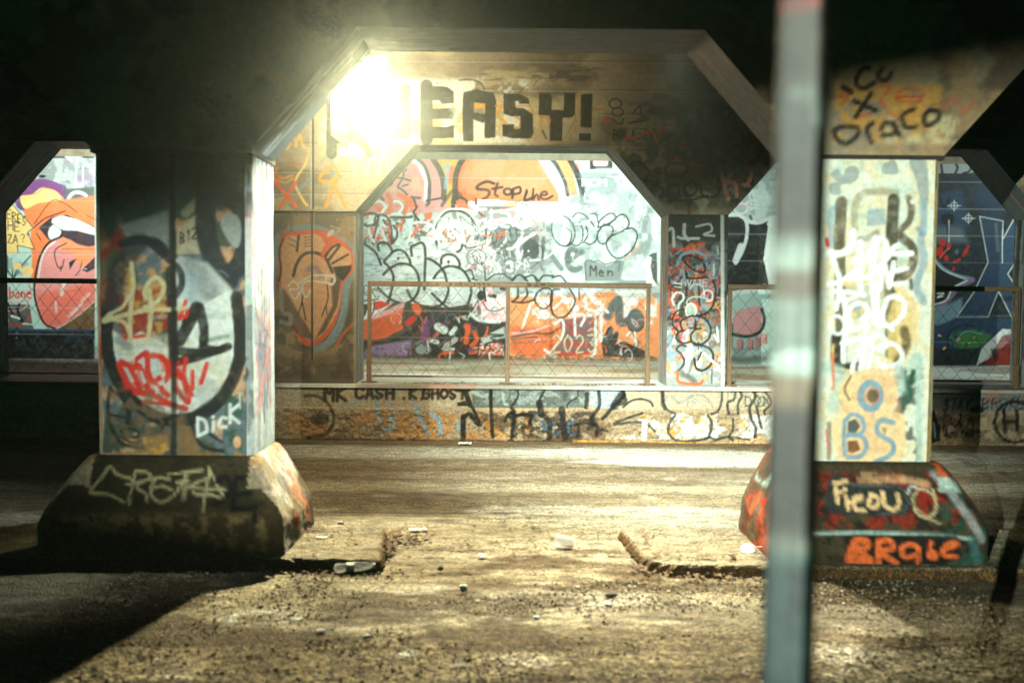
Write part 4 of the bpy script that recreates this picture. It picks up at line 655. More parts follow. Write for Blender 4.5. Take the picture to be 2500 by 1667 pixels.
# ------------------------------------------------------------------ guard rails
def rail(x0, x1, posts, label, round_bar=False, writing=()):
    Yr = YA+.13; zt, zb = P(1250, 689, Yr)[1], ZW+.075
    root = empty('guard_rail', ((x0+x1)/2, Yr, ZW), label, 'railing', 'guard rails in the walkway openings')
    m = MB(); m.box(((x0+x1)/2, Yr, zt-.028), (x1-x0, .05, .056), bev=.006); tr = m.build('top_rail', M_metal, root)
    m = MB(); m.box(((x0+x1)/2, Yr, zb), (x1-x0-.06, .022, .022)); m.build('bottom_rail', M_metal, root)
    for px_ in posts:
        m = MB(); h = zt-.057-ZW
        m.box((px_-.011, Yr-.012, ZW+h/2+.002), (.018, .016, h-.004)); m.box((px_+.013, Yr-.012, ZW+h/2+.002), (.014, .022, h-.004)); m.box((px_, Yr+.005, ZW+h/2+.002), (.044, .014, h-.008)); m.box((px_, Yr-.005, ZW+.012), (.17, .06, .012))
        m.box((px_, Yr-.024, ZW+.13), (.05, .02, .26), bev=.003)
        for zz in (.08, .22): m.tube((px_-.034, Yr-.02, ZW+zz), (px_+.034, Yr-.02, ZW+zz), .012, 6)
        m.build('post', M_metal, root)
    m = MB(); dx, z0, z1 = .172, zb+.012, zt-.056; sl = (z1-z0)/0.105*dx/2; rr = .0021
    for sgn in (1, -1):
        k = x0-sl
        while k < x1+sl:
            a = [k, z0] if sgn > 0 else [k, z1]; b_ = [k+sl, z1] if sgn > 0 else [k+sl, z0]
            t0, t1 = max(0, (x0-a[0])/sl), min(1, (x1-a[0])/sl)
            if t1-t0 > .02:
                f_ = lambda t: (a[0]+(b_[0]-a[0])*t, Yr+sgn*.003+.006*math.sin(k*9+t*5), a[1]+(b_[1]-a[1])*t)
                n = 5
                for i in range(n): m.tube(f_(t0+(t1-t0)*i/n), f_(t0+(t1-t0)*(i+1)/n), rr, 4, caps=False)
            k += dx
    k = x0
    m.build('wire_mesh', M_galv, root)
    for (txt, px0, px1) in writing:
        c_ = Canvas(Yr-.0255, P(px0-8, 695, Yr)[0], P(px1+8, 695, Yr)[0], zt-.052, zt-.004, 420, (150, 128, 102))
        w_ = (px1-px0)/max(len(txt), 1)
        yb = 833.5-(zt-.046-HC)  # placeholder
        c_.px = False
        X0, X1 = P(px0, 695, Yr)[0], P(px1, 695, Yr)[0]; h = .032; ad = (X1-X0)/len(txt)
        c_.t(txt, X0, zt-.045, h, .005, 'K', wd=.62*ad/h*.9, gap=.38*ad/h*.9, jit=.05, sm=0)
        V, F, K = face([(c_.x0, Yr-.0262, c_.z0), (c_.x1, Yr-.0262, c_.z0), (c_.x1, Yr-.0262, c_.z1), (c_.x0, Yr-.0262, c_.z1)], .003, c_)
        put('marker_writing', mesh_np('marker_writing', V, F, K, True), M_paint, tr)
    return root
xq = lambda p_: P(p_, 750, YA+.13)[0]
rail(xq(898), xq(1590), [xq(902), xq(1240), xq(1583)], 'brown steel mesh railing with marker writing on its bar, under the orange mural', writing=(('2LK', 1040, 1082), ('BARN', 1098, 1152), ('999', 1166, 1204), ('BARN', 1288, 1362)))
rail(FB[2][0]+.02, xq(2488), [xq(1782), xq(2484)], 'mesh railing in the right opening, partly behind the leaning post')
rail(FB[0][0]+.03, FB[0][1]-.04, [FB[0][0]+.06, FB[0][1]-.07], 'mesh railing in the left opening below the open mouth mural')
# ------------------------------------------------------------------ ground, road, slabs, ceiling
def ground_mat():
    m, t, b = nt('worn_road_surface'); L = t.links
    at = node(t, 'ShaderNodeVertexColor', layer_name='Col'); g = node(t, 'ShaderNodeNewGeometry')
    mp = node(t, 'ShaderNodeMapping'); mp.inputs['Scale'].default_value = (0.55, 1.5, 1); L.new(g.outputs['Position'], mp.inputs['Vector'])
    vo = node(t, 'ShaderNodeTexVoronoi', i_Scale=85.0); L.new(g.outputs['Position'], vo.inputs['Vector'])
    v2 = node(t, 'ShaderNodeTexVoronoi', i_Scale=52.0); L.new(g.outputs['Position'], v2.inputs['Vector'])
    n1 = node(t, 'ShaderNodeTexNoise', i_Scale=9.0, i_Detail=9.0, i_Roughness=0.7); L.new(mp.outputs['Vector'], n1.inputs['Vector'])
    n2 = node(t, 'ShaderNodeTexNoise', i_Scale=60.0, i_Detail=5.0, i_Roughness=0.75); L.new(mp.outputs['Vector'], n2.inputs['Vector'])
    n3 = node(t, 'ShaderNodeTexNoise', i_Scale=1.6, i_Detail=4.0); L.new(mp.outputs['Vector'], n3.inputs['Vector'])
    sp = node(t, 'ShaderNodeSeparateColor'); L.new(vo.outputs['Color'], sp.inputs[0])
    r1 = node(t, 'ShaderNodeMapRange', i_From_Min=0.0, i_From_Max=1.0, i_To_Min=0.3, i_To_Max=2.0); L.new(sp.outputs[0], r1.inputs['Value'])
    r2 = node(t, 'ShaderNodeMapRange', i_From_Min=0.35, i_From_Max=0.65, i_To_Min=0.6, i_To_Max=1.3); L.new(n2.outputs['Fac'], r2.inputs['Value'])
    r3 = node(t, 'ShaderNodeMapRange', i_From_Min=0.36, i_From_Max=0.62, i_To_Min=0.5, i_To_Max=1.35); L.new(n1.outputs['Fac'], r3.inputs['Value'])
    # stony aggregate shows only in patches
    r4 = node(t, 'ShaderNodeMapRange', i_From_Min=0.36, i_From_Max=0.56, i_To_Min=0.25, i_To_Max=0.9); L.new(n3.outputs['Fac'], r4.inputs['Value'])
    sx = node(t, 'ShaderNodeSeparateXYZ'); L.new(g.outputs['Position'], sx.inputs[0])
    ry = node(t, 'ShaderNodeMapRange', i_From_Min=5.3, i_From_Max=4.3, i_To_Min=0.0, i_To_Max=1.0); L.new(sx.outputs['Y'], ry.inputs['Value'])
    ng = node(t, 'ShaderNodeMath', operation='MULTIPLY'); L.new(ry.outputs[0], ng.inputs[0])
    s2 = node(t, 'ShaderNodeSeparateColor'); L.new(v2.outputs['Color'], s2.inputs[0]); r5 = node(t, 'ShaderNodeMapRange', i_From_Min=0.0, i_From_Max=1.0, i_To_Min=-0.85, i_To_Max=1.3); L.new(s2.outputs[0], r5.inputs['Value']); L.new(r5.outputs[0], ng.inputs[1])
    coarse = node(t, 'ShaderNodeMath', operation='ADD'); coarse.inputs[1].default_value = 1.0; L.new(ng.outputs[0], coarse.inputs[0])
    mx = node(t, 'ShaderNodeMix'); mx.inputs['A'].default_value = 1.0; L.new(r4.outputs[0], mx.inputs['Factor']); L.new(r1.outputs[0], mx.inputs['B'])
    a = node(t, 'ShaderNodeMath', operation='MULTIPLY'); L.new(mx.outputs[0], a.inputs[0]); L.new(r2.outputs[0], a.inputs[1])
    a2 = node(t, 'ShaderNodeMath', operation='MULTIPLY'); L.new(a.outputs[0], a2.inputs[0]); L.new(r3.outputs[0], a2.inputs[1])
    a3 = node(t, 'ShaderNodeMath', operation='MULTIPLY'); L.new(a2.outputs[0], a3.inputs[0]); L.new(coarse.outputs[0], a3.inputs[1]); a2 = a3
    sc = node(t, 'ShaderNodeVectorMath', operation='SCALE'); L.new(at.outputs['Color'], sc.inputs[0]); L.new(a2.outputs[0], sc.inputs['Scale'])
    L.new(sc.outputs['Vector'], b.inputs['Base Color'])
    h = node(t, 'ShaderNodeMath', operation='MULTIPLY_ADD'); h.inputs[1].default_value = -0.9; L.new(vo.outputs['Distance'], h.inputs[0]); L.new(n2.outputs['Fac'], h.inputs[2])
    h2 = node(t, 'ShaderNodeMath', operation='MULTIPLY_ADD'); h2.inputs[1].default_value = 1.4; L.new(n1.outputs['Fac'], h2.inputs[0]); L.new(h.outputs[0], h2.inputs[2])
    bp = node(t, 'ShaderNodeBump', i_Strength=1.0, i_Distance=0.03); L.new(h2.outputs[0], bp.inputs['Height']); L.new(bp.outputs['Normal'], b.inputs['Normal'])
    b.inputs['Roughness'].default_value = 0.82; b.inputs['Specular IOR Level'].default_value = 0.3
    return m
M_ground = ground_mat()
def GY(py): return G(1250, py)[1]
def gpts(s_, z=0.0): return [G(*[float(v) for v in q.split(',')], z) for q in s_.split()]
YR = GY(1262)                          # seam between the road and the broken near paving
cg = Canvas(1, -8.5, 8.5, -4, YA+.2, 45, (168, 158, 124), px=False); c = cg
c.mot((176, 162, 132), 2.0, .48, .7, None, 151, ax=3); c.mot((104, 88, 60), 1.1, .55, .6, None, 152, ax=2.5); c.mot((190, 182, 156), .6, .58, .6, None, 153, ax=6)
def band(p0, p1, col, a, wob=.05):
    y0, y1 = GY(p0), GY(p1); n = 14
    up = [(-8.5+17*i/n, y1+random.uniform(-wob, wob)) for i in range(n+1)]; dn = [(-8.5+17*i/n, y0+random.uniform(-wob, wob)) for i in range(n+1)]
    c.p(up+dn[::-1], col, soft=.25, a=a)
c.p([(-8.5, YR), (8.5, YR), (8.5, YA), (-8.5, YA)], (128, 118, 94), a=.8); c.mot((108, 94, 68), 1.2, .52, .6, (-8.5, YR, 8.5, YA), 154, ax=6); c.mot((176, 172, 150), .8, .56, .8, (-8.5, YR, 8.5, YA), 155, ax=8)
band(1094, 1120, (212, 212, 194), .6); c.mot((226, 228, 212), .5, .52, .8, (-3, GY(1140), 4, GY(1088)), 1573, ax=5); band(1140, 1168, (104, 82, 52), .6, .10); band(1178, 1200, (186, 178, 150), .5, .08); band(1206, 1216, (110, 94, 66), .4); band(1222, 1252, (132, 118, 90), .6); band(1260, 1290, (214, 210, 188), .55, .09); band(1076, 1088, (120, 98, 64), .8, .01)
c.s([(-8, GY(1253)), (-1, GY(1252)), (3, GY(1255)), (8, GY(1254))], .03, 'D', .5, .7); c.s([(-8, GY(1212)), (0, GY(1210)), (8, GY(1213))], .02, 'h', .5, .6)
c.s(gpts('2300,1110 2400,1140 2500,1170 2600,1200'), .03, 'u', .4, .9)
for s_, w_ in (('560,1530 570,1500 640,1490 700,1495 740,1508', .10), ('680,1520 740,1505', .10), ('980,1600 1010,1590', .12), ('1230,1505 1260,1515', .05)): c.s(gpts(s_), w_*.35, 'W', .5, .8)
c.mot((196, 190, 168), .35, .52, .7, (-2.2, 3.2, .3, 4.6), 156, ax=1.6); c.mot((84, 74, 48), .5, .60, .5, (-2.6, 3.0, 3, 6.0), 1571, ax=1.5); c.mot((210, 204, 182), .5, .6, .6, (-2.0, 3.2, 2.4, 8.0), 1572, ax=2.5); c.mot((84, 70, 44), .3, .56, .8, (-2.4, 3.2, 3, 5.9), 157, ax=2); c.mot((92, 74, 44), .25, .6, .9, (-.6, 5.4, 1.0, 6.6), 158, ax=3)
rk = random.Random(50)
for _ in range(16):
    x, y = rk.uniform(-2.4, 2.6), rk.uniform(3.4, 10.5); pts = [(x, y)]
    for _k in range(6): x += rk.uniform(-.05, .32); y += rk.uniform(-.10, .10); pts.append((x, y))
    c.s(pts, rk.uniform(.012, .024), (52, 42, 28), .4, .85)
for _ in range(26):
    x, y = rk.uniform(-2.2, 2.4), rk.uniform(3.3, 10); c.e(x, y, rk.uniform(.03, .12), rk.uniform(.03, .09), 0, rk.choice([(60, 50, 34), (70, 60, 44), (200, 194, 170)]), soft=.05, a=rk.uniform(.3, .7))
for _ in range(240):
    x, y = random.uniform(-.9, 1.2), random.gauss(6.2, .35); c.s([(x, y), (x+random.uniform(.01, .08), y+random.uniform(-.01, .01))], random.uniform(.006, .02), random.choice(['h', 'u', 'D', 'c']), .4, .8)
cg.a[:] = np.clip(cg.a*1.08, 0, .85)
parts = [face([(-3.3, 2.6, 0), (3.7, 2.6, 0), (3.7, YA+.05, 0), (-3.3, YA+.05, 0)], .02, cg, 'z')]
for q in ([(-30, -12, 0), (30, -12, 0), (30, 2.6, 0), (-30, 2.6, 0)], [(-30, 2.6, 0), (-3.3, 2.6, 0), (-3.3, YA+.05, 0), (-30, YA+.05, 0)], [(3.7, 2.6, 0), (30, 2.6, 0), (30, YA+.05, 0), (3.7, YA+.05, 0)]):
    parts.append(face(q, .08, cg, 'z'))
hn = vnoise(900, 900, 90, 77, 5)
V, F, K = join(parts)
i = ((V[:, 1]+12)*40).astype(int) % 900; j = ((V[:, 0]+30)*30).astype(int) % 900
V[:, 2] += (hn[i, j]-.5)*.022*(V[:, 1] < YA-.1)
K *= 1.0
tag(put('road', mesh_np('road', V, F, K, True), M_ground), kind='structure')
# broken paving slabs by the near pillars
def slab(name, poly, z, seed, jag=.012):
    r = random.Random(seed); pts = []
    for (x0, y0), (x1, y1) in zip(poly, poly[1:]+poly[:1]):
        n = max(int(math.hypot(x1-x0, y1-y0)/.03), 1)
        for i in range(n): pts.append((x0+(x1-x0)*i/n+r.uniform(-jag, jag), y0+(y1-y0)*i/n+r.uniform(-jag, jag)))
    cx, cy = sum(p_[0] for p_ in pts)/len(pts), sum(p_[1] for p_ in pts)/len(pts)
    V, F = [], []; rings = [(.03, -.05), (.022, .02), (.008, z*.75), (-.012, z), (-.035, z+.002)]
    N = len(pts); 
    for off, zz in rings:
        for (x, y) in pts:
            d = math.hypot(x-cx, y-cy); q = 1+off/d
            V.append((cx+(x-cx)*q+r.uniform(-.004, .004), cy+(y-cy)*q+r.uniform(-.006, .006)*(zz < z), zz+r.uniform(-.004, .004)))
    for k in range(len(rings)-1):
        for i in range(N): F.append((k*N+i, k*N+(i+1) % N, (k+1)*N+(i+1) % N, (k+1)*N+i))
    top = list(range((len(rings)-1)*N, len(rings)*N)); F.append(tuple(top))
    me = bpy.data.meshes.new(name); me.from_pydata(V, [], F); me.update()
    a = me.color_attributes.new('Col', 'FLOAT_COLOR', 'POINT'); Vn = np.array(V); K = cg.sample(Vn[:, 0], Vn[:, 1])
    K[:N*3] = lin((112, 84, 48)); K = np.where(Vn[:, 2:3] > z*.9, K*.95, K)
    a.data.foreach_set('color', np.concatenate([K, np.ones((len(V), 1))], 1).astype(np.float32).ravel())
    return tag(put(name, me, M_ground), kind='structure')
slab('pavement', [(-6.5, 5.9), (-.80, 5.88), (-.76, 5.93), (-.83, 6.66), (-.90, 6.74), (-6.5, 6.9)], .07, 1)
slab('pavement', [(.80, 5.93), (.95, 5.84), (6.5, 5.75), (6.5, 6.85), (1.0, 6.75), (.74, 6.70)], .065, 2)
def slabbox(name, x0, x1, y0, y1, z0, z1, mat, kind='structure', label=None, cat=None):
    m = MB(); m.box(((x0+x1)/2, (y0+y1)/2, (z0+z1)/2), (x1-x0, y1-y0, z1-z0)); o = m.build(name, mat); return tag(o, label, cat, kind=kind)
slabbox('ceiling', -16, 16, -9, YM+.3, ZC, ZC+.4, M_ceil)
# ------------------------------------------------------------------ near arcade
NL = (P(230, 750, YN)[0], P(612, 750, YN)[0]); NR = (P(1966, 750, YN)[0], P(2290, 750, YN)[0])
NB = [(NL[0]-3.3, NL[0]), (NL[1], NR[0]), (NR[1], NR[1]+3.3)]
cn = Canvas(YN, -7, 7, ZH-.05, ZC, 70, 'C'); c = cn
c.mot('u', 200, .5, .7, None, 161); c.mot('t', 120, .55, .6, None, 162); c.f(1700, 50, 2.614)
c.mot('y', 90, .46, .8, (860, 380, 1600, 840), 163); c.mot('H', 120, .5, .8, (1200, 600, 1700, 840), 164)
for pts, w_ in (('1080,100 1090,200', 10), ('880,500 960,480 920,540', 12), ('1150,420 1230,430 1170,520 1200,560', 14), ('1260,520 1290,460 1360,440 1430,450 1420,520 1340,530 1270,500 1430,490', 14), ('1030,620 1100,600', 12), ('1230,600 1290,640', 12), ('1100,200 1180,170', 12), ('1570,560 1640,500 1700,590 1760,520', 10)): c.s(pts, w_, 'R', .3, .8)
for pts in ('1100,310 1050,320 1010,400 1060,440 1130,400', '1180,310 1150,360 1200,390 1240,340', '1110,470 1010,620', '1000,520 1140,580', '880,700 940,680 1020,690 1020,740 950,790 890,760 870,710', '1120,660 1080,700 1110,780', '1170,700 1200,660 1260,680 1250,730 1180,740', '1250,660 1290,740', '1380,570 1310,610 1330,690 1400,680', '1440,620 1480,580 1540,590 1530,640 1460,680 1440,620'): c.s(pts, 32, 'K', .2)
c.s('930,430 980,460', 40, 'K', .4)
scn = Canvas(1, NB[0][0], NB[2][1]+1, YN-.1, YN+TH+.1, 110, 'G', px=False)
scn.s([(NL[1]+1.0, YN+TH/2), (NB[2][1]+1, YN+TH/2)], TH+.3, (36, 34, 26), .05, 1, sm=0, tex=.3)  # soffit past the left haunch painted dark, its shade put into the colour
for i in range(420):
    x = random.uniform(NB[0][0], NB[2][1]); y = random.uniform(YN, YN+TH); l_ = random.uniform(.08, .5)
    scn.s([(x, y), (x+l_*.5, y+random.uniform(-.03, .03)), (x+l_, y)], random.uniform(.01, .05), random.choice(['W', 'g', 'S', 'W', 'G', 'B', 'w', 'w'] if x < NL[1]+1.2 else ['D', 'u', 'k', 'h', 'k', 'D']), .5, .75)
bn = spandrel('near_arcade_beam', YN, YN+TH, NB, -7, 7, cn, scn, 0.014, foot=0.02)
tag(bn, 'dark concrete beam overhead joining the two foreground pillars', 'concrete beam')
ZB = P(1250, 1118, YN)[1]            # top of the pillar bases
def shaft(x0, x1, cv, side_l, side_r, parent, cham=.035, cell=.0075):
    y0, y1 = YN+.012, YN+TH-.01; ch = cham; parts = [face([(x0+ch, y0, ZB-.02), (x1-ch, y0, ZB-.02), (x1-ch, y0, ZH), (x0+ch, y0, ZH)], cell, cv)]
    def pf(a, b_, sc_):
        V, F = grid([(a[0], a[1], ZB-.02), (b_[0], b_[1], ZB-.02), (b_[0], b_[1], ZH), (a[0], a[1], ZH)], .009)
        V = V+((vnoise(400, 400, 40, 9, 3)[(V[:, 2]*90).astype(int) % 400, (V[:, 1]*150).astype(int) % 400]-.5)*.012)[:, None]*np.array([[1, 0, 0]])
        parts.append((V, F, sc_.sample(V[:, 1], V[:, 2])))
    pf((x1-ch, y0), (x1, y0+ch), side_r); pf((x1, y0+ch), (x1, y1), side_r); pf((x0, y1), (x0, y0+ch), side_l); pf((x0, y0+ch), (x0+ch, y0), side_l)
    V, F = grid([(x1, y1, ZB-.02), (x0, y1, ZB-.02), (x0, y1, ZH), (x1, y1, ZH)], .05); parts.append((V, F, cv.sample(V[:, 0], V[:, 2])))
    V, F, K = join(parts); return put('shaft', mesh_np('shaft', V, F, K, False), M_paint, parent)
def base(x0, x1, cv, sidecol, parent, seed, fl, fr_):
    prof = [(-.03, 1.0), (.10, .99), (.22, .90), (.42, .74), (.62, .48), (1.0, .22)]   # (level, unused) kept for reference
    lv = [(ZB, .02, .00), (ZB-.012, .045, .03), (ZB-.06, .08, .06), (ZB-.22, .17, .12), (ZB-.36, .235, .16), (ZB-.40, .245, .165), (0.0, .25, .17), (-.05, .25, .17)]
    V, F, K = [], [], []; n = 260; zs_ = []
    for (za, oa, fa), (zb_, ob, fb) in zip(lv[:-1], lv[1:]):
        m_ = max(int((za-zb_)/.012), 1)
        for k in range(m_): t = k/m_; zs_.append((za+(zb_-za)*t, oa+(ob-oa)*t, fa+(fb-fa)*t))
    zs_.append(lv[-1]); nz = vnoise(len(zs_), n, 22, seed, 5); rings = []
    for q, (z, so, fo) in enumerate(zs_):
        X0, X1, Y0, Y1 = x0-so*fl, x1+so*fr_, YN-fo, YN+TH+fo*.9; b_ = .05
        poly = [(X0+b_, Y0), (X1-b_, Y0), (X1, Y0+b_), (X1, Y1-b_), (X1-b_, Y1), (X0+b_, Y1), (X0, Y1-b_), (X0, Y0+b_)]
        ls = [math.dist(poly[i], poly[(i+1) % 8]) for i in range(8)]; tot = sum(ls); pts = []
        for i in range(n):
            d = tot*i/n; k = 0
            while d > ls[k] and k < 7: d -= ls[k]; k += 1
            a, e_ = poly[k], poly[(k+1) % 8]; t = min(d/ls[k], 1); pts.append((a[0]+(e_[0]-a[0])*t, a[1]+(e_[1]-a[1])*t))
        cx, cy = (X0+X1)/2, (Y0+Y1)/2
        for i, (x, y) in enumerate(pts):
            am = (nz[q, i]-.5)*(.03 if z > .4 else .055); d = math.hypot(x-cx, y-cy); V.append((x+(x-cx)/d*am, y+(y-cy)/d*am, z))
        rings.append(len(V))
    V = np.array(V); i = np.arange(len(zs_)-1)[:, None]*n+np.arange(n)[None]; j = np.arange(len(zs_)-1)[:, None]*n+((np.arange(n)+1) % n)[None]
    F = np.stack([i.ravel(), (i+n).ravel(), (j+n).ravel(), j.ravel()], 1)
    K = cv.sample(V[:, 0], V[:, 2]); sd = sidecol.sample(V[:, 1], V[:, 2]); side = np.minimum(V[:, 0]-(x0-.3), (x1+.3)-V[:, 0])
    isside = (V[:, 1] > YN-.16+.17*0) & ((V[:, 0] > x1-.0) | (V[:, 0] < x0+.0)) & (V[:, 1] > YN-.10)
    K[isside] = sd[isside]; K[(V[:, 1] > YN+TH)] = lin((120, 108, 84))
    top = np.array([[0, 1, 2, 3]])
    me = mesh_np('base', V, F, K, True)
    o = put('base', me, M_rough, parent)
    return o
# left pillar paint
cl = Canvas(YN, NL[0]-.05, NL[1]+.05, ZB-.05, ZH+.05, 150, 'S'); c = cl
c.f(230, 550, 2.702)
c.mot('x', 160, .5, .8, None, 171); c.mot('T', 110, .58, .7, None, 172); c.p('560,-600 1040,-600 1040,-180 560,-60', (34, 70, 62), soft=60, a=.7); c.p('-20,-600 480,-600 490,60 200,140 -20,100', (22, 64, 60), soft=60, a=.8); c.mot('e', 120, .55, .5, (-20, -600, 1040, 0), 173)  # soft dark patches put the pillar's shaded top into the paint
c.p('540,30 700,-100 700,190 540,190', 'c', soft=10); c.t('B12', 565, 120, 70, 12, 'K', wd=.42, gap=.14, rise=-.45); c.p('160,0 490,-100 480,170 200,200', 'g', soft=30, a=.7); c.s('600,-80 700,-180 720,-220', 60, 'c', .5, .7); c.e(900, -380, 60, 60, 0, 'g', soft=60, a=.6)
c.s('20,50 40,500', 90, 'n', .5, .8); c.mot('r', 50, .58, .8, (-20, 0, 240, 700), 174)
c.s('740,-300 730,-100 740,80 800,260 880,360', 140, 'N', .15); c.s('830,-220 960,-120 1000,50 960,250 860,340', 130, 'N', .15); c.p('830,0 860,-60 930,-70 965,0 960,110 930,150 880,100', 'g', sm=1, soft=8); c.s('840,-280 850,-150', 120, 'N', .4, .8); c.s('820,300 850,310 880,340', 12, 'S', .6)
c.p('560,200 740,250 900,420 900,700 920,900 540,700 470,600 480,300', 'W', soft=40, a=.8); c.s('640,250 700,340 760,440', 150, 'S', .6, .7); c.s('620,350 640,470', 100, 'B', .6, .5)
c.s('180,120 260,100 400,110 470,180', 60, 'N', .3); c.s('290,120 160,300 120,500 90,560', 130, 'N', .4, .85); c.s('330,90 480,220 560,300 570,400 520,480', 46, 'N', .2); c.p('290,240 440,240 430,400 300,400', 'S', soft=24); c.mot('y', 60, .5, .7, (180, 260, 560, 800), 175); c.mot('r', 70, .5, .9, (150, 400, 600, 880), 176)
# big ring
c.p('115,690 200,760 300,700 500,800 540,640 650,560 900,420 925,700 920,850 870,1000 780,1130 640,1230 480,1250 330,1200 200,1060 130,900', 'W', sm=0, soft=6, a=.9); c.mot('H', 120, .5, .4, (120, 700, 920, 1240), 177); c.mot('g', 50, .6, .5, (120, 500, 920, 1240), 178, ax=3)
c.s('600,560 700,560 900,600', 40, 'w', .6, .6); c.s('740,760 880,730', 30, 'e', .6, .6); c.s('160,760 220,800', 60, 'd', .6, .6)
c.s('80,600 75,740 90,860 130,980 200,1100 300,1200 420,1270 560,1290 700,1250 820,1160 900,1040 950,900 960,740 950,600 935,480', 84, 'K', .06, sm=1)
for pts, w_ in (('560,760 620,650 670,540', 80), ('690,540 720,680 715,800', 66), ('560,830 700,840 800,830 880,800', 56), ('540,900 640,880 760,840', 60), ('500,300 520,900', 70), ('600,640 640,600', 60)): c.s(pts, w_, 'K', .12)
c.p('620,740 660,715 690,790 640,800', 'W'); c.p('740,790 900,800 760,850', 'K')
for pts, w_ in (('160,920 240,1080 330,1110', 46), ('170,900 260,940 300,870 340,840', 40), ('230,950 300,1080', 40), ('280,880 340,1060 380,1100', 40), ('340,870 400,860 470,900 480,1000 420,1040 360,1000 350,900', 40), ('420,1000 440,1080 480,1120', 40), ('440,870 520,960 560,1000', 44), ('550,960 590,1040 620,1160 590,1150 540,1080', 36), ('600,880 590,1000 640,1120', 30), ('645,965 645,1080', 30), ('740,915 700,1040', 32), ('250,1090 400,1130 520,1190 600,1210', 40), ('320,1165 460,1180 600,1215', 26), ('600,500 560,620', 26), ('560,600 600,600 610,560', 26), ('200,740 330,730', 24)): c.s(pts, w_, 'R', .15)
c.mot('R', 60, .5, .7, (170, 880, 600, 1120), 179); c.p('370,890 420,890 440,960 400,1000 370,960', 'w', sm=1); c.p('185,935 210,940 260,1030 240,1040', 'w'); c.p('290,960 310,960 340,1040 320,1050', 'w'); c.p('280,900 320,870 330,930', 'w'); c.p('410,1040 460,1010 460,1050 430,1060', 'w')
c.s('240,250 250,400 230,620 235,760', 30, 'H', .15); c.s('335,480 330,430 370,360 420,350 455,400 430,480 370,530 330,540', 30, 'H', .15); c.s('360,430 370,560 350,780', 32, 'H', .15); c.s('70,630 200,590 350,560 500,555', 30, 'H', .15); c.s('530,550 600,545', 28, 'H', .15); c.s('90,590 180,540 240,450', 22, 'H'); c.s('100,620 190,640 230,720 240,750', 24, 'H'); c.s('60,630 100,590', 36, 'H')
c.s('100,1070 85,1200 110,1340 180,1440 320,1470', 26, 'K', .2); c.s('110,1080 190,1160 210,1220', 22, 'K'); c.s('100,1250 200,1270', 20, 'K'); c.s('230,1100 220,1300', 36, 'K', .2, .9); c.s('210,1300 280,1300', 24, 'K'); c.e(230, 1370, 60, 28, 18, 'K', rot=12); c.s('170,1390 230,1430 290,1430', 18, 'K'); c.s('640,1300 660,1400 740,1470 850,1490', 26, 'K', .2); c.s('760,1380 840,1430', 20, 'K'); c.s('440,1290 445,1380', 28, 'K')
c.p('300,1400 480,1380 490,1480 400,1530 340,1480', 'y', soft=10, a=.9); c.p('550,1300 640,1340 700,1500 860,1510 860,1560 540,1560', (140, 104, 50), soft=16, a=.8); c.mot('n', 60, .5, .7, (60, 1060, 640, 1560), 180); c.mot('e', 60, .48, .8, (840, 1080, 1000, 1540), 181); c.e(940, 1430, 26, 40, 0, 'T', soft=6); c.s('930,1500 970,1520', 24, (160, 120, 60), .4)
c.t('DicK', 680, 1390, 118, 22, 'W', wd=.5, gap=.10, rise=-.42, jit=.04, soft=.15, sm=1); c.s('30,900 20,1100 40,1300 15,1500', 40, 'c', .4); c.s('15,560 20,700', 24, 'R', .5, .7); c.s('955,1110 960,1210', 9, 'W')
c.s('515,-620 512,0 520,600 520,1560', 38, (16, 22, 20), .25, .93)
WS = ['W', 'W', 'w', 'M', 'S', 'B', 'g', 'G', 'W', 'k']
sl_r = streak_canvas(YN-.1, YN+TH+.1, ZB-.1, ZH+.1, 150, 'w', WS, 31, True, 240, .35, (.01, .05))
for _ in range(60): sl_r.s([(YN+.1+random.uniform(0, .4), z_) for z_ in sorted([random.uniform(ZB+.2, ZB+.95) for _ in range(2)])], random.uniform(.015, .05), random.choice([(190, 110, 84), 'S', 'S', 'v', 'B', 'P']), .5, .55)
sl_r.mot('p', .2, .6, .5, (YN, ZH-.9, YN+.6, ZH-.3), 182)
sl_l = streak_canvas(YN-.1, YN+TH+.1, ZB-.1, ZH+.1, 90, 'c', ['R', 'c', 'D', 'W'], 32)
# base paint, left
cb = Canvas(YN-.1, NL[0]-.45, NL[1]+.45, -.06, ZB+.1, 130, (86, 74, 50)); c = cb; c.f(0, 800, 2.614)
c.mot('K', 120, .5, .7, (0, 780, 1760, 1160), 183); c.p('360,820 1600,820 1640,1150 330,1150', (52, 50, 34), soft=40, a=.75); c.mot('t', 60, .56, .7, (200, 1150, 1760, 1600), 184); c.mot('h', 40, .56, .8, (200, 1300, 1760, 1600), 185); c.mot('y', 26, .66, .8, (200, 1400, 1760, 1600), 186); c.s('270,1500 290,1220 350,1100 420,1000 500,860', 12, 'c', .6, .5)
for pts in ('800,1110 700,1060 580,1045 640,960 680,895 740,940 850,975', '850,920 830,1120', '800,1000 900,980 1000,960', '850,920 930,930 950,960 870,1010 940,1060 950,1100', '1080,970 1000,960 970,1000 970,1060 1040,1105 1120,1060 1160,990 1185,920', '980,1020 1040,1010 1100,1030', '1060,940 1280,915', '1130,985 1200,975', '1185,930 1180,1090', '1200,1020 1260,985 1330,960', '1230,1020 1440,1030', '1325,900 1310,1165', '1325,910 1380,1000 1440,1080', '1240,1040 1260,1060 1350,1060 1440,1090'): c.s(pts, 15, 'H', .2, sm=1)
for pts in ('1500,960 1500,1150', '1500,965 1600,960', '1500,1060 1600,1050', '1500,1150 1640,1140', '1380,980 1440,960 1470,1040 1400,1120', '1640,1180 1640,1220'): c.s(pts, 34, 'K', .3)
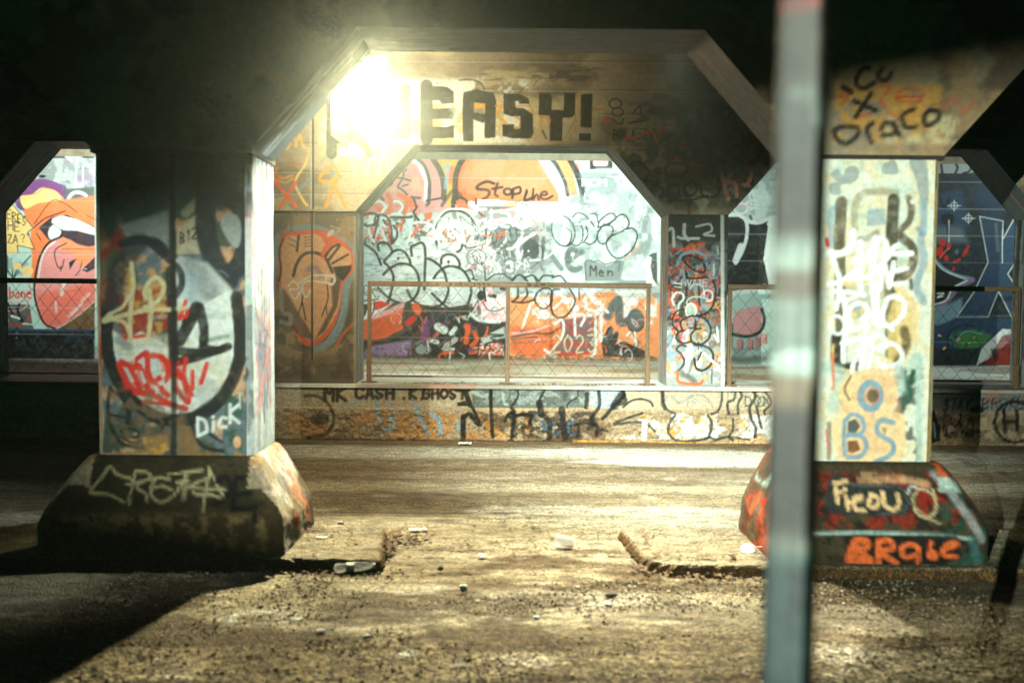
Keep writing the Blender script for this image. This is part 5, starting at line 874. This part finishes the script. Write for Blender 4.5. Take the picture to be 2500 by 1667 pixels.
sb_l = Canvas(1, YN-.35, YN+TH+.35, -.06, ZB+.1, 130, 'c', px=False); sb_l.mot('T', .3, .5, .7, None, 187); sb_l.mot('W', .25, .60, .6, None, 188); sb_l.mot((150, 126, 86), .2, .5, .7, None, 1881); sb_l.mot('O', .15, .62, .7, (YN+.1, .1, YN+.7, .5), 189); sb_l.mot('S', .12, .62, .6, (YN+.1, .1, YN+.7, .55), 190)
lp = empty('concrete_pillar', ((NL[0]+NL[1])/2, YN+TH/2, 0), 'left foreground pillar with a red tag inside a thick black ring, split by a dark seam', 'pillar', 'foreground pillars')
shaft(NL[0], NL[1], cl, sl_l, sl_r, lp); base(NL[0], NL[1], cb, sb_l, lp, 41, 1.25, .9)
# right pillar paint
cr = Canvas(YN, NR[0]-.05, NR[1]+.05, ZB-.05, ZH+.05, 150, (226, 230, 212)); c = cr
c.f(2000, 380, 3.92); c.mot((232, 216, 170), 160, .52, .6, None, 201); c.mot('M', 100, .55, .5, (0, 0, 1080, 700), 202)
for q in ('120,180 180,130 230,190 280,110 360,110 385,190 320,260 210,280 210,360 160,380 110,340 110,280 180,250', '610,120 630,70 680,60 700,40 740,60 755,170 620,165', '870,50 1030,60 1045,450 1000,500 960,350 930,200'): c.p(q, 'g', sm=1, soft=6); c.s(q, 7, 'E', .5, .5, close=1)
c.s('180,480 120,560 130,860', 60, 'B', .5, .7); c.s('1000,460 1010,700 980,800 1010,1000 940,1250 1010,1400', 70, 'B', .4, .8); c.s('960,700 1000,740', 60, 'B', .4, .8); c.s('80,800 90,860', 36, 'R', .5)
c.s('220,440 205,700 200,900 215,1560 220,2000', 110, (112, 104, 78), .12, tex=.3); c.s('200,440 205,900', 60, (84, 80, 60), .5, .5, tex=.6)
c.s('350,700 350,500 400,380 560,340 740,350', 70, (160, 150, 116), .4, .8, tex=.5); c.s('860,400 890,500 870,620 780,720', 66, (84, 70, 44), .3, .9, tex=.4); c.s('800,780 900,880 910,1000 860,1120 740,1190', 90, (84, 72, 50), .3, .95, tex=.4); c.e(905, 440, 26, 26, 0, 'W', soft=8); c.p('470,520 640,510 640,660 460,680', 'B', soft=10, a=.7)
c.s('720,420 710,600 700,800 690,1300 690,1560 700,1900', 116, (76, 72, 52), .1, tex=.2); c.s('400,800 480,780 560,740', 60, (120, 112, 84), .4, .7, tex=.5); c.p('760,800 840,880 850,1000 780,1080 760,1000', 'M', soft=10, a=.8); c.s('240,1230 400,1220 560,1180', 30, 'Y', .4); c.p('240,1250 560,1240 700,1260 700,1560 240,1560', (160, 150, 112), soft=30, a=.5); c.s('740,1260 860,1340 930,1480 940,1640', 24, 'T', .4)
c.s('885,1190 890,1270', 34, 'k', .4, .9)
c.f(1990, 550, 3.92); c.s('780,600 900,680 960,800 960,1050 880,1220 780,1360 700,1400', 40, (240, 208, 150), .3); c.p('780,620 900,700 940,900 930,1100 860,1250 700,1370 700,900', 'Y', soft=20, a=.8); c.s('860,1000 880,1150 800,1300', 90, (70, 60, 40), .4, .9, tex=.4); c.s('210,1080 230,1350 400,1360', 110, (52, 48, 34), .3, tex=.3); c.s('180,1150 180,1350 260,1380 400,1400', 22, 'Y', .3); c.p('290,1400 700,1400 780,1500 780,1600 240,1600', (240, 208, 160), soft=20)
c.s('980,1280 920,1400 880,1600', 130, 'M', .4, .8); c.s('950,1400 930,1480', 50, 'e', .4); c.p('200,700 280,700 290,1000 200,1050', (104, 100, 76), soft=14, a=.8); c.s('370,860 500,800', 60, 'Y', .4, .8); c.s('380,800 440,770 420,840 480,900', 34, 'B', .5, .7)
c.f(1990, 550, 3.92)
Ww = (246, 250, 248)
for pts, w_ in (('370,60 360,160 330,220 250,270 130,270', 56), ('440,170 430,300 390,340', 60), ('170,290 210,420 240,520 230,700 205,800', 42), ('140,560 240,540 340,480 450,380 560,200 590,130', 44), ('590,130 560,360 560,640', 60), ('440,300 440,620 480,670', 44), ('390,500 500,500 620,410 740,260', 40), ('650,120 690,200 640,400 625,610', 46), ('800,190 740,230 760,270 930,270', 44), ('670,360 710,560 720,570 760,360', 42), ('770,440 890,410', 38), ('720,565 880,555', 38), ('190,630 330,640 430,660', 36), ('240,720 330,710 400,680', 32), ('260,650 290,760 300,960 280,1140 280,1300', 44), ('170,890 150,960 190,1030 260,1030 285,950 250,880 180,870', 28), ('330,900 360,1000 460,960 520,860 480,760 400,750 340,800 330,900', 42), ('460,900 500,870 490,1010 440,1450', 46), ('580,600 590,900 620,950', 70), ('700,700 780,680 860,740 850,850 770,940 690,960 650,860 690,720', 42), ('690,960 750,1000', 36), ('270,1130 400,1090 560,1060 640,1060 690,1140 640,1200', 44), ('560,1060 540,1200 520,1380', 46), ('360,1400 380,1300 440,1200 460,1080', 36), ('600,1180 690,1130 780,1150 840,1230 820,1310 720,1350 640,1340 600,1280', 40), ('420,1190 500,1130', 40)): c.s(pts, w_*1.2, Ww, .12, .98, tex=.0)
c.f(1750, 850, 2.613)
c.mot('K', 60, .55, .8, (1140, 100, 1330, 760), 203); c.p('1200,180 1260,160 1250,330 1180,420', 'e', soft=10, a=.8); c.s('1300,60 1290,400 1300,740', 40, 'M', .4, .8); c.s('1170,120 1180,260', 60, 'M', .5, .7); c.s('700,120 800,180 740,380', 80, 'M', .5, .7); c.s('740,40 750,240 740,260', 20, 'O', .5, .8); c.s('720,480 720,700', 30, 'n', .5, .8); c.s('700,520 715,640', 10, 'O', .5)
c.p('860,170 1000,130 1120,180 1160,300 1130,400 1200,430 1210,560 1200,680 1120,740 960,755 820,740 760,640 740,500 800,400 780,260', (244, 212, 160), sm=1); c.mot('T', 80, .55, .5, (760, 150, 1200, 740), 204); c.s('860,180 820,260 850,330', 14, 'n', .4); c.s('740,240 810,380', 10, 'H'); 
c.e(985, 305, 62, 82, 46, 'B', soft=.2); c.e(1000, 305, 38, 44, 0, (110, 96, 70), soft=8); c.e(1000, 305, 44, 50, 7, 'O', a=.7)
c.s('820,460 815,560 820,680', 30, 'B', .15); c.s('820,470 860,425 920,440 945,500 920,545 820,560', 28, 'B', .15); c.s('820,560 920,560 960,620 920,690 840,700', 30, 'B', .15); c.p('840,470 890,450 920,500 890,540 840,540', 'd', soft=8); c.p('840,590 900,590 920,650 870,670 840,660', (120, 80, 44), soft=8)
c.s('1130,475 1060,460 1025,500 1040,550 1120,600 1130,660 1080,700 1020,725', 34, 'B', .15); c.p('1050,500 1090,510 1080,560', 'n', soft=8, a=.7); c.e(1080, 630, 20, 16, 0, 'Y'); c.s('640,765 900,760 1060,775 1340,790', 26, 'M', .4); c.s('900,790 1340,800', 12, 'E', .5, .8)
c.f(2000, 380, 3.92)
cream = streak_canvas(YN-.1, YN+TH+.1, ZB-.1, ZH+.1, 120, 'Y', ['W', 'c', 'H', 'n', 'W'], 33, True, 90, .4, (.01, .03))
rl = streak_canvas(YN-.1, YN+TH+.1, ZB-.1, ZH+.1, 120, 'n', ['D', 'O', 'c', 'n', 'T', 'S'], 34)
crb = Canvas(YN-.1, NR[0]-.5, NR[1]+.5, -.06, ZB+.1, 130, (70, 62, 44)); c = crb; c.f(1750, 850, 2.613)
c.mot('r', 60, .52, .8, (600, 780, 1700, 1180), 211); c.mot('K', 50, .54, .8, (600, 780, 1700, 1400), 212); c.mot('t', 60, .6, .8, (900, 790, 1500, 900), 213); c.s('1000,850 1200,840 1350,870', 50, 'T', .5, .7, tex=.6); c.mot('e', 60, .52, .7, (1400, 780, 1760, 1450), 214); c.s('600,1165 900,1160 1400,1175 1600,1200', 20, 'M', .5, .8, tex=.3); c.s('1400,810 1480,900 1580,1060 1660,1200', 50, 'g', .5, .8, tex=.3); c.s('1600,1200 1640,1380', 50, (60, 110, 110), .5, .7); c.s('600,1400 900,1410 1500,1400', 24, (70, 130, 110), .5, .7, tex=.3)
c.p('720,850 800,810 880,860 960,870 1180,880 1215,950 1180,1040 1040,1060 900,1060 700,1030', 'k', sm=1, soft=10); c.s('720,860 960,880 1190,900 1190,1020 1040,1050', 10, 'S', .5, .6)
for pts, w_ in (('760,860 765,980', 26), ('760,865 840,850', 24), ('765,920 800,915', 20), ('820,940 830,1020', 24), ('820,900 822,905', 26), ('920,940 870,960 880,1020 930,1030', 26), ('840,980 920,960', 22), ('985,940 960,990 1000,1010 1030,960 985,930', 26), ('1060,920 1060,990 1110,1020 1150,1000 1155,930', 26)): c.s(pts, w_, (244, 206, 150), .2)
c.e(1315, 985, 74, 84, 13, 'H'); c.s('1380,900 1390,1000 1330,1060 1260,1010', 12, 'H'); c.s('1300,1060 1400,1105', 12, 'H', .4, .8); c.s('1310,920 1320,1050', 30, 'r', .3); c.s('1290,900 1280,1040', 14, 'r'); c.s('1220,920 1250,880 1290,900', 10, 'W')
c.p('780,1180 1500,1170 1540,1300 1400,1380 850,1400', 'K', soft=14, a=.85)
OO = (232, 110, 56)
c.p('835,1215 880,1188 950,1200 960,1250 930,1285 975,1320 970,1380 890,1396 800,1360', OO, sm=1, soft=4); c.e(905, 1238, 16, 14, 0, (120, 80, 50), soft=6); c.s('800,1290 905,1290', 7, 'u', .4, .7); c.s('1010,1210 1005,1340', 36, OO, .2); c.s('1010,1215 1080,1210 1090,1260 1020,1280 1120,1350', 34, OO, .2); c.s('1260,1290 1170,1310 1150,1260 1200,1230 1260,1260 1250,1340', 30, OO, .2); c.s('1340,1220 1330,1300', 26, OO, .2); c.e(1350, 1300, 40, 34, 0, OO, soft=6); c.s('1410,1270 1500,1240 1490,1220 1430,1240 1420,1300 1500,1310', 28, OO, .2)
sb_r = Canvas(1, YN-.35, YN+TH+.35, -.06, ZB+.1, 130, 'n', px=False); sb_r.mot('O', .2, .5, .8, None, 215); sb_r.mot('D', .15, .55, .8, None, 216); sb_r.mot('M', .12, .62, .9, (YN-.2, .4, YN+.8, ZB), 217); sb_r.mot('R', .1, .62, .8, (YN-.2, 0, YN+.8, .4), 218)
rp = empty('concrete_pillar', ((NR[0]+NR[1])/2, YN+TH/2, 0), 'right foreground pillar painted cream with white scrawl and fat blue letters', 'pillar', 'foreground pillars')
shaft(NR[0], NR[1], cr, rl, cream, rp); base(NR[0], NR[1], crb, sb_r, rp, 42, .85, 1.25)
for x in (NL, NR):                     # dark strip put in for the groove shadow under each bracket
    m = MB(); m.box(((x[0]+x[1])/2, YN+.0005+TH/2, ZH-.008), (x[1]-x[0]+.02, TH+.02, .03)); m.build('groove_shadow_strip', M_dkmetal, lp if x is NL else rp)
# outer pillars, outside the frame, that carry the beam
# ------------------------------------------------------------------ road lamp on the flank of the left bay
M_glow = bpy.data.materials.new('lit_lamp_glass'); M_glow.use_nodes = True
b_ = M_glow.node_tree.nodes['Principled BSDF']; b_.inputs['Base Color'].default_value = (.9, .9, .85, 1)
b_.inputs['Emission Color'].default_value = (1.0, 0.82, 0.52, 1); b_.inputs['Emission Strength'].default_value = 680
LX, LZ = P(888, 190, 8.5); LP = Vector((LX, 8.5, LZ))
lr = empty('road_lamp', LP, 'glaring lit globe lamp hanging over the road beside the black block letters', 'lamp')
m = MB(); m.lathe(LP, [(.001, -.17), (.07, -.158), (.12, -.115), (.15, -.05), (.15, .02), (.13, .07), (.09, .09), (.001, .10)], 24); m.build('glass_globe', M_glow, lr, True)
m = MB(); m.lathe(LP+Vector((0, 0, .10)), [(.001, .10), (.06, .09), (.10, .03), (.12, -.01), (.112, -.012), (.09, .02), (.001, .03)], 24); m.build('housing', M_dkmetal, lr, True)
m = MB(); m.tube(LP+Vector((0, 0, .19)), Vector((LX, 8.5, ZC)), .018, 10); m.lathe((LX, 8.5, ZC-.03), [(.06, 0), (.06, .03)], 16); m.build('stem', M_dkmetal, lr)
m = MB(); m.box(LP+Vector((-.20, 0, -.17)), (.012, .84, .72), bev=.004); m.tube(LP+Vector((-.165, 0, .12)), LP+Vector((-.02, 0, .17)), .01, 8); m.box(LP+Vector((.20, .08, .0)), (.008, .46, .56), bev=.003); m.tube(LP+Vector((.195, .07, .18)), LP+Vector((.02, 0, .19)), .008, 8); m.build('side_shield', M_dkmetal, lr)  # side plates added to cut the lamp's light left and right
fl_ = empty('light_hood_rig', AL, 'added hood and stand shaping the unseen aisle lamp behind the camera', 'lamp')  # plates and stand added out of view to cut the aisle lamp's beam
m = MB(); d1 = Vector((5.0, 10.5, 0)).normalized(); d2 = Vector((-d1.y, d1.x, 0))
vs = [AL+d1*a+d2*b+Vector((0, 0, c_)) for a, c_ in ((-.1, .12), (.5, .015), (.5, .019), (-.1, .13)) for b in (-.5, .5)]
vs = [v-Vector((0, 0, .17*b)) for v, b in zip(vs, (-.5, .5)*4)]
m.add(vs, [(0, 1, 3, 2), (2, 3, 5, 4), (4, 5, 7, 6), (6, 7, 1, 0), (0, 2, 4, 6), (1, 7, 5, 3)]); vs = [AL+d1*a+d2*b+Vector((0, 0, c_)) for a, c_ in ((-.1, -.13), (.5, -.089), (.5, -.085), (-.1, -.12)) for b in (-.5, .5)]
vs = [v+Vector((0, 0, .03*b-.016)) for v, b in zip(vs, (-.5, .5)*4)]
m.add(vs, [(0, 1, 3, 2), (2, 3, 5, 4), (4, 5, 7, 6), (6, 7, 1, 0), (0, 2, 4, 6), (1, 7, 5, 3)]); m.build('hood', M_dkmetal, fl_)
m = MB(); m.box(AL-d1*.16, (.3, .1, .24), (0, 0, math.atan2(d2.y, d2.x)), .01); m.build('housing', M_dkmetal, fl_)
m = MB()
m.tube(AL+Vector((0, 0, -.14))-d1*.16, AL+Vector((0, 0, -1.3))-d1*.16, .018)
for a in (0, 2.1, 4.2): m.tube(AL-d1*.16+Vector((0, 0, -1.2)), Vector((AL.x-d1.x*.16+.6*math.cos(a), AL.y-d1.y*.16+.6*math.sin(a), .012)), .014)
m.build('tripod', M_dkmetal, fl_)
# ------------------------------------------------------------------ leaning steel post close to the camera
YP = 1.52
tp, bt = P(1968, -20, YP), P(1922, 1690, YP)
cpz = Canvas(1, 0, .28, -1, 4, 130, (120, 116, 100), px=False); c = cpz
def pb(u, y0, y1, col, soft=.1): c.s([(u-.03, 1.66-((y0+y1)/2-700)*YP/2500), (u+.03, 1.66-((y0+y1)/2-700)*YP/2500)], (y1-y0)*YP/2500, col, soft, .95)
for y0, y1, col in ((-400, 30, (60, 60, 52)), (40, 175, (88, 88, 78)), (205, 395, (190, 214, 204)), (400, 560, (112, 106, 92)), (570, 655, (168, 192, 180)), (655, 720, (112, 104, 88)), (725, 905, (146, 166, 156)), (910, 990, (108, 92, 70)), (1000, 1310, (22, 22, 14)), (1325, 2600, (62, 92, 90))): pb(.04, y0, y1, col)
pb(.04, -60, 40, (255, 24, 10))
for y0, y1, col in ((-400, 600, (20, 24, 16)), (600, 700, (70, 56, 40)), (725, 905, (150, 172, 160)), (940, 1310, (22, 24, 16)), (1325, 2600, (8, 36, 36))): pb(.14, y0, y1, col)  # right face painted darker, as the side turned from the light
po = empty('steel_post', (bt[0], YP, 0), 'blurred square steel post with peeling pale and teal paint, leaning close to the camera', 'post')
n = 420; V, K = [], []; ax = Vector((tp[0], YP, tp[1])); bx = Vector((bt[0], YP, bt[1])); d_ = (ax-bx); bx = bx-d_*((bx.z+.05)/d_.z); ax = ax+d_*.25; rad = .045; ang0 = 0.24
ring = []
for i in range(40):
    t = i/40*4; s_ = int(t); f_ = t-s_; a0, a1 = ang0+math.pi/2*s_, ang0+math.pi/2*(s_+1)
    p0 = Vector((math.cos(a0), math.sin(a0), 0)); p1 = Vector((math.cos(a1), math.sin(a1), 0)); p_ = p0.lerp(p1, f_); p_ = p_*min(1, .93/max(p_.length, .01)); ring.append((p_*rad, i/40*.28))
for k in range(n+1):
    q = bx.lerp(ax, k/n)
    for p_, u in ring: V.append(q+p_); K.append((u, q.z))
V = np.array(V); K = np.array(K)
i = np.arange(n)[:, None]*40+np.arange(40)[None]; j = np.arange(n)[:, None]*40+((np.arange(40)+1) % 40)[None]
# face turned to the left gets u 0..0.08, the face turned right gets u 0.09..
aa = np.arctan2(V[:, 1]-(bx.y+(V[:, 2]-bx.z)*(ax.y-bx.y)/(ax.z-bx.z)), V[:, 0]-(bx.x+(V[:, 2]-bx.z)*(ax.x-bx.x)/(ax.z-bx.z)))
left = (aa < ang0-math.pi/2-.02) | (aa > ang0+math.pi-.02)
K = cpz.sample(np.where(left, .04, .12+.0*V[:, 0]), V[:, 2])*.62; n_ = vnoise(600, 60, 30, 88, 4)[(V[:, 2]*220).astype(int) % 600, (np.arange(len(V)) % 40)]; n3 = np.random.RandomState(3).rand(40)[np.arange(len(V)) % 40]; K = K*(.4+1.2*n_)[:, None]*(.6+.8*n3)[:, None]; K[n_ > .60] *= .4
pm = painted('flaking_post_paint', rough=.5, bump=.2, scale=40)
put('post_tube', mesh_np('post_tube', V, np.stack([i.ravel(), j.ravel(), (j+40).ravel(), (i+40).ravel()], 1), K, True), pm, po)
# ------------------------------------------------------------------ litter, leaves, gravel
def clearmat(name, col):
    m, t, b = nt(name); L = t.links; b.inputs['Base Color'].default_value = (*lin(col), 1); b.inputs['Roughness'].default_value = .18
    n = node(t, 'ShaderNodeTexNoise', i_Scale=90.0); bp = node(t, 'ShaderNodeBump', i_Strength=.6, i_Distance=.01)
    L.new(n.outputs['Fac'], bp.inputs['Height']); L.new(bp.outputs['Normal'], b.inputs['Normal'])
    tr = node(t, 'ShaderNodeBsdfTranslucent'); tr.inputs[0].default_value = (*lin(col), 1); tp_ = node(t, 'ShaderNodeBsdfTransparent')
    a = node(t, 'ShaderNodeMixShader'); a.inputs[0].default_value = .5; L.new(b.outputs[0], a.inputs[1]); L.new(tr.outputs[0], a.inputs[2])
    q = node(t, 'ShaderNodeMixShader'); q.inputs[0].default_value = .55; L.new(a.outputs[0], q.inputs[1]); L.new(tp_.outputs[0], q.inputs[2])
    L.new(q.outputs[0], t.nodes['Material Output'].inputs['Surface']); return m
M_clear = clearmat('clear_plastic', (240, 246, 242)); M_white = plain('white_plastic', (228, 228, 218), .4, var=.08); M_paper = plain('crumpled_paper', (222, 224, 212), .8, var=.12, bump=.5)
M_red = plain('red_plastic', (214, 60, 40), .4, var=.1); M_black = plain('black_plastic', (24, 24, 24), .35, var=.2); M_leaf = plain('dry_leaf', (98, 76, 46), .8, var=.5, scale=60); M_cap = plain('blue_cap', (150, 180, 190), .4)
M_orange = plain('orange_residue', (214, 104, 56), .5, var=.2)
def hgt(x, y): return .07 if (5.95 < y < 6.65 and (x < -.84 or x > .84)) else .006
# crumpled bottle
bx_, by_ = G(866, 1398); root = empty('plastic_bottle', (bx_, by_, .04), 'crushed clear water bottle with a pale label against the left paving slab', 'bottle')
q = Vector((1, .10, .06)).normalized(); e_ = q.to_track_quat('Z', 'Y').to_euler(); r = random.Random(4)
prof = [(.001, -.115), (.022, -.114), (.031, -.10), (.030, -.07), (.033, -.05), (.028, -.02), (.033, 0), (.031, .03), (.033, .05), (.026, .075), (.014, .095), (.012, .105)]
m = MB(); m.lathe((bx_, by_, .036), prof, 22, e_, .78); m.v = [(x+r.uniform(-.004, .004), y+r.uniform(-.003, .003), max(z+r.uniform(-.004, .004), .005)) for x, y, z in m.v]; m.build('bottle_body', M_clear, root)
m = MB(); m.lathe((bx_, by_, .036), [(.034, -.045), (.0345, -.03), (.031, -.015), (.0345, .0)], 20, e_, .80); m.build('bottle_label', M_paper, root, True)
m = MB(); m.lathe(Vector((bx_, by_, .036))+q*.104, [(.001, .016), (.014, .015), (.014, 0), (.001, 0)], 14, e_); m.build('bottle_cap', M_white, root, True)
# lying cup with red dregs
cx_, cy_ = G(1380, 1338); root = empty('plastic_cup', (cx_, cy_, .04), 'clear plastic cup lying on its side with red dregs, middle of the ramp', 'cup')
q = Vector((-1, .15, .04)).normalized(); e_ = q.to_track_quat('Z', 'Y').to_euler()
m = MB(); m.lathe((cx_, cy_, .045), [(.001, -.055), (.029, -.055), (.031, -.05), (.042, .06), (.045, .062), (.044, .066), (.040, .06), (.029, -.048), (.001, -.048)], 28, e_); m.build('cup_body', M_clear, root, True)
m = MB(); m.lathe((cx_+.01, cy_-.004, .022), [(.001, -.045), (.018, -.04), (.022, -.01), (.012, .02), (.001, .03)], 12, e_, .6); m.build('dregs', M_orange, root, True)
# lid with straw
lx_, ly_ = G(1826, 1346, .07); root = empty('cup_lid', (lx_, ly_, .075), 'white cup lid with a red straw, beside the right pillar base', 'cup lid')
m = MB(); m.lathe((lx_, ly_, .088), [(.001, -.004), (.030, -.004), (.032, .004), (.044, .004), (.048, -.006), (.050, -.012), (.046, -.014), (.001, -.012)], 30, (.35, -.1, 0)); m.build('lid_disc', M_white, root, True)
m = MB(); m.tube((lx_-.012, ly_, .092), (lx_+.078, ly_-.02, .105), .0045, 8); m.build('straw', M_red, root)
def lump(name, px, py, s, mat, label, cat, seed, flat=.55, group=None):
    s *= .75; x, y = G(px, py); r = random.Random(seed); m = MB(); n = 9; z0 = hgt(x, y)
    vs = []
    for i in range(7):
        ph = math.pi*i/6
        for k in range(n):
            a = 2*math.pi*k/n; q_ = s*(1+r.uniform(-.28, .28)); vs.append((x+q_*math.sin(ph)*math.cos(a), y+q_*.8*math.sin(ph)*math.sin(a), z0+s*flat*.9-q_*flat*math.cos(ph)))
    m.add(vs, [(i*n+k, i*n+(k+1) % n, (i+1)*n+(k+1) % n, (i+1)*n+k) for i in range(6) for k in range(n)])
    return tag(m.build(name, mat, None, True), label, cat, group)
lump('foam_lump', 1131, 1446, .030, M_white, 'round white lump of foam alone in front of the ramp', 'litter', 1, .9)
lump('paper_scrap', 895, 1560, .022, M_paper, 'small white crumb lying on the gravelly foreground', 'litter', 2)
lump('paper_wad', 832, 1284, .030, M_paper, 'white paper wad at the back of the left paving slab', 'litter', 3, .7)
lump('dark_clod', 1075, 1394, .022, M_dkmetal, 'dark clod beside the foot of the ramp', 'litter', 4, .8)
lump('plastic_scrap', 1483, 1478, .026, M_white, 'white plastic scrap just below the black lighter', 'litter', 5, .35)
lump('glass_shard', 1310, 1510, .024, M_cap, 'pale blue shard on the ground left of the black lighter', 'litter', 6, .3)
lump('red_scrap', 1688, 1512, .010, M_red, 'tiny red scrap on the foreground left of the post', 'litter', 7, .5)
lump('white_scrap', 783, 1545, .030, M_paper, 'flat pale scrap near the chalky ring on the ground', 'litter', 8, .3)
x, y = G(1492, 1458); m = MB(); m.box((x, y, .014), (.062, .024, .014), (0, 0, .15), .004); tag(m.build('lighter', M_black), 'black disposable lighter lying in front of the right paving slab', 'lighter')
def sheet(name, px, py, w, d, mat, label, seed, rz=0.0):
    x, y = G(px, py); r = random.Random(seed); n = 6; V = []; z0 = hgt(x, y)
    for lay in (0, 1):
        for i in range(n+1):
            for j in range(n+1):
                u, v = (i/n-.5)*w, (j/n-.5)*d; zz = z0+.004+.010*abs(math.sin(i*1.3+seed)*math.cos(j*1.7+seed))+lay*.0015
                V.append((x+u*math.cos(rz)-v*math.sin(rz), y+u*math.sin(rz)+v*math.cos(rz), zz))
    N = (n+1)**2; F = [(i*(n+1)+j, (i+1)*(n+1)+j, (i+1)*(n+1)+j+1, i*(n+1)+j+1) for i in range(n) for j in range(n)]; F += [tuple(N+a for a in f[::-1]) for f in F]
    m = MB(); m.add(V, F); return tag(m.build(name, mat, None, True), label, 'litter')
sheet('paper_sheet', 1020, 1296, .12, .05, M_paper, 'flat white paper behind the pile of dry leaves', 1, .2)
sheet('cardboard_scrap', 1177, 1360, .055, .05, M_cap, 'folded pale card lying left of the cup on the ramp', 2, .5)
sheet('paper_flyer', 1135, 1085, .14, .14, M_paper, 'white flyer on the road at the foot of the curb wall', 3, .1)
sheet('curled_leaf', 785, 1341, .07, .03, M_paper, 'pale curled leaf on the left paving slab', 4, -.2)
sheet('plastic_film', 1120, 1630, .07, .03, M_clear, 'scrap of clear film at the bottom of the frame', 5, .1)
# leaves in drifts by the slabs
def leaves(name, spots, n, label, seed):
    r = random.Random(seed); m = MB()
    for _ in range(n):
        px, py, sx, sy = r.choice(spots); x, y = G(r.gauss(px, sx), r.gauss(py, sy)); z = hgt(x, y)+r.uniform(.0, .018); a = r.uniform(0, 6.3); l_, w_ = r.uniform(.012, .030), r.uniform(.006, .014); t1, t2 = r.uniform(-.4, .4), r.uniform(-.4, .4)
        E = Euler((t1, t2, a)).to_matrix(); m.add([Vector((x, y, z+.004))+E @ Vector(v) for v in ((-l_, 0, 0), (-l_*.3, -w_, .003), (l_*.5, -w_*.8, .002), (l_, 0, .004), (l_*.4, w_, .002), (-l_*.4, w_*.8, .003))], [(0, 1, 2, 3, 4, 5)])
    return tag(m.build(name, M_leaf), label, 'leaves', kind='stuff')
leaves('dry_leaves', [(965, 1318, 12, 12), (950, 1342, 8, 8), (1000, 1318, 20, 6), (1560, 1345, 14, 22), (1575, 1390, 14, 8), (1640, 1405, 60, 10), (1760, 1400, 50, 10), (1700, 1412, 90, 14), (700, 1400, 140, 8)], 520, 'dry leaves drifted along the paving edges', 1)
leaves('leaf_crumbs', [(1150, 1310, 250, 16), (1350, 1350, 160, 40), (1100, 1400, 260, 40), (800, 1320, 60, 25), (1350, 1480, 250, 60)], 200, 'brown crumbs of leaf scattered over the ramp', 2)
# gravel
def gravel(name, n, box, sz, mats, seed, label):
    r = np.random.RandomState(seed); hv = [(1, 0, 0), (0, 1, 0), (-1, 0, 0), (0, -1, 0), (0, 0, 1), (0, 0, -1)]; hf = [(0, 1, 4), (1, 2, 4), (2, 3, 4), (3, 0, 4), (1, 0, 5), (2, 1, 5), (3, 2, 5), (0, 3, 5)]
    H = np.array(hv, float); Hf = np.array(hf); dens = vnoise(200, 200, 22, seed, 3)
    P_ = []; 
    while len(P_) < n:
        x, y = r.uniform(box[0], box[1]), r.uniform(box[2], box[3])
        if (y < 4.6 and r.rand() < .35) or dens[int((y-box[2])/(box[3]-box[2])*199), int((x-box[0])/(box[1]-box[0])*199)] > r.uniform(.38, .62): P_.append((x, y))
    P_ = np.array(P_); s_ = r.uniform(sz[0], sz[1], (n, 1))**1.0*r.uniform(.4, 1, (n, 1))
    V = []
    for (x, y), s1 in zip(P_, s_[:, 0]):
        q = H*(s1*r.uniform(.5, 1.3, (6, 1)))*np.array([[1.2, .9, .6]]); a = r.uniform(0, 6.3); c_, s2 = math.cos(a), math.sin(a)
        V.append(np.stack([x+q[:, 0]*c_-q[:, 1]*s2, y+q[:, 0]*s2+q[:, 1]*c_, q[:, 2]+s1*.25+hgt(x, y)-.002], 1))
    V = np.vstack(V); F = (np.arange(n)[:, None, None]*6+Hf[None]).reshape(-1, 3)
    pal = np.array([lin(v) for v in ((190, 178, 146), (150, 132, 98), (96, 82, 58), (214, 208, 186), (120, 108, 84), (58, 50, 38))]); K = np.repeat(pal[r.randint(0, len(pal), n)], 6, 0)
    return tag(put(name, mesh_np(name, V, F, K, False), M_rough), label, 'gravel', kind='stuff')
gravel('gravel', 17000, (-2.2, 2.6, 3.1, 5.9), (.004, .014), None, 3, 'loose grit and small stones over the foreground')
gravel('road_grit', 3500, (-2.0, 3.2, 5.9, 10.8), (.003, .008), None, 4, 'grit scattered over the road')
# debris on the ledge
r = random.Random(12); m = MB()
for _ in range(260):
    px = r.choice([1050, 1130, 1250, 1330, 1480, 1450, 1560])+r.gauss(0, 30); x = P(px, 900, YA)[0]; y = YA+.02+abs(r.gauss(0, .08)); z = ZW+.004
    if not (FB[1][0]+.03 < x < FB[1][1]-.03): continue
    l_ = r.uniform(.006, .026); a = r.uniform(0, 6.3); E = Euler((r.uniform(-.4, .4), r.uniform(-.4, .4), a)).to_matrix()
    m.add([Vector((x, y, z+.003))+E @ Vector(v) for v in ((-l_, 0, 0), (0, -l_*.35, .002), (l_, 0, 0), (0, l_*.35, .003))], [(0, 1, 2, 3)])
tag(m.build('ledge_debris', M_leaf), 'crumbs and dead leaves along the walkway ledge', 'debris', kind='stuff')
# ------------------------------------------------------------------ haze volume added to imitate lens bloom round the lamp
m = MB(); m.box((0, 2.5, 1.7), (40, 30, 7)); hz = tag(m.build('haze', None), kind='stuff')
mh = bpy.data.materials.new('bloom_haze'); mh.use_nodes = True; t = mh.node_tree; t.nodes.remove(t.nodes['Principled BSDF'])
pv = t.nodes.new('ShaderNodeVolumePrincipled'); pv.inputs['Color'].default_value = (.80, .95, .84, 1); pv.inputs['Density'].default_value = 0.0062; pv.inputs['Anisotropy'].default_value = 0.93
t.links.new(pv.outputs[0], t.nodes['Material Output'].inputs['Volume']); hz.data.materials.append(mh)
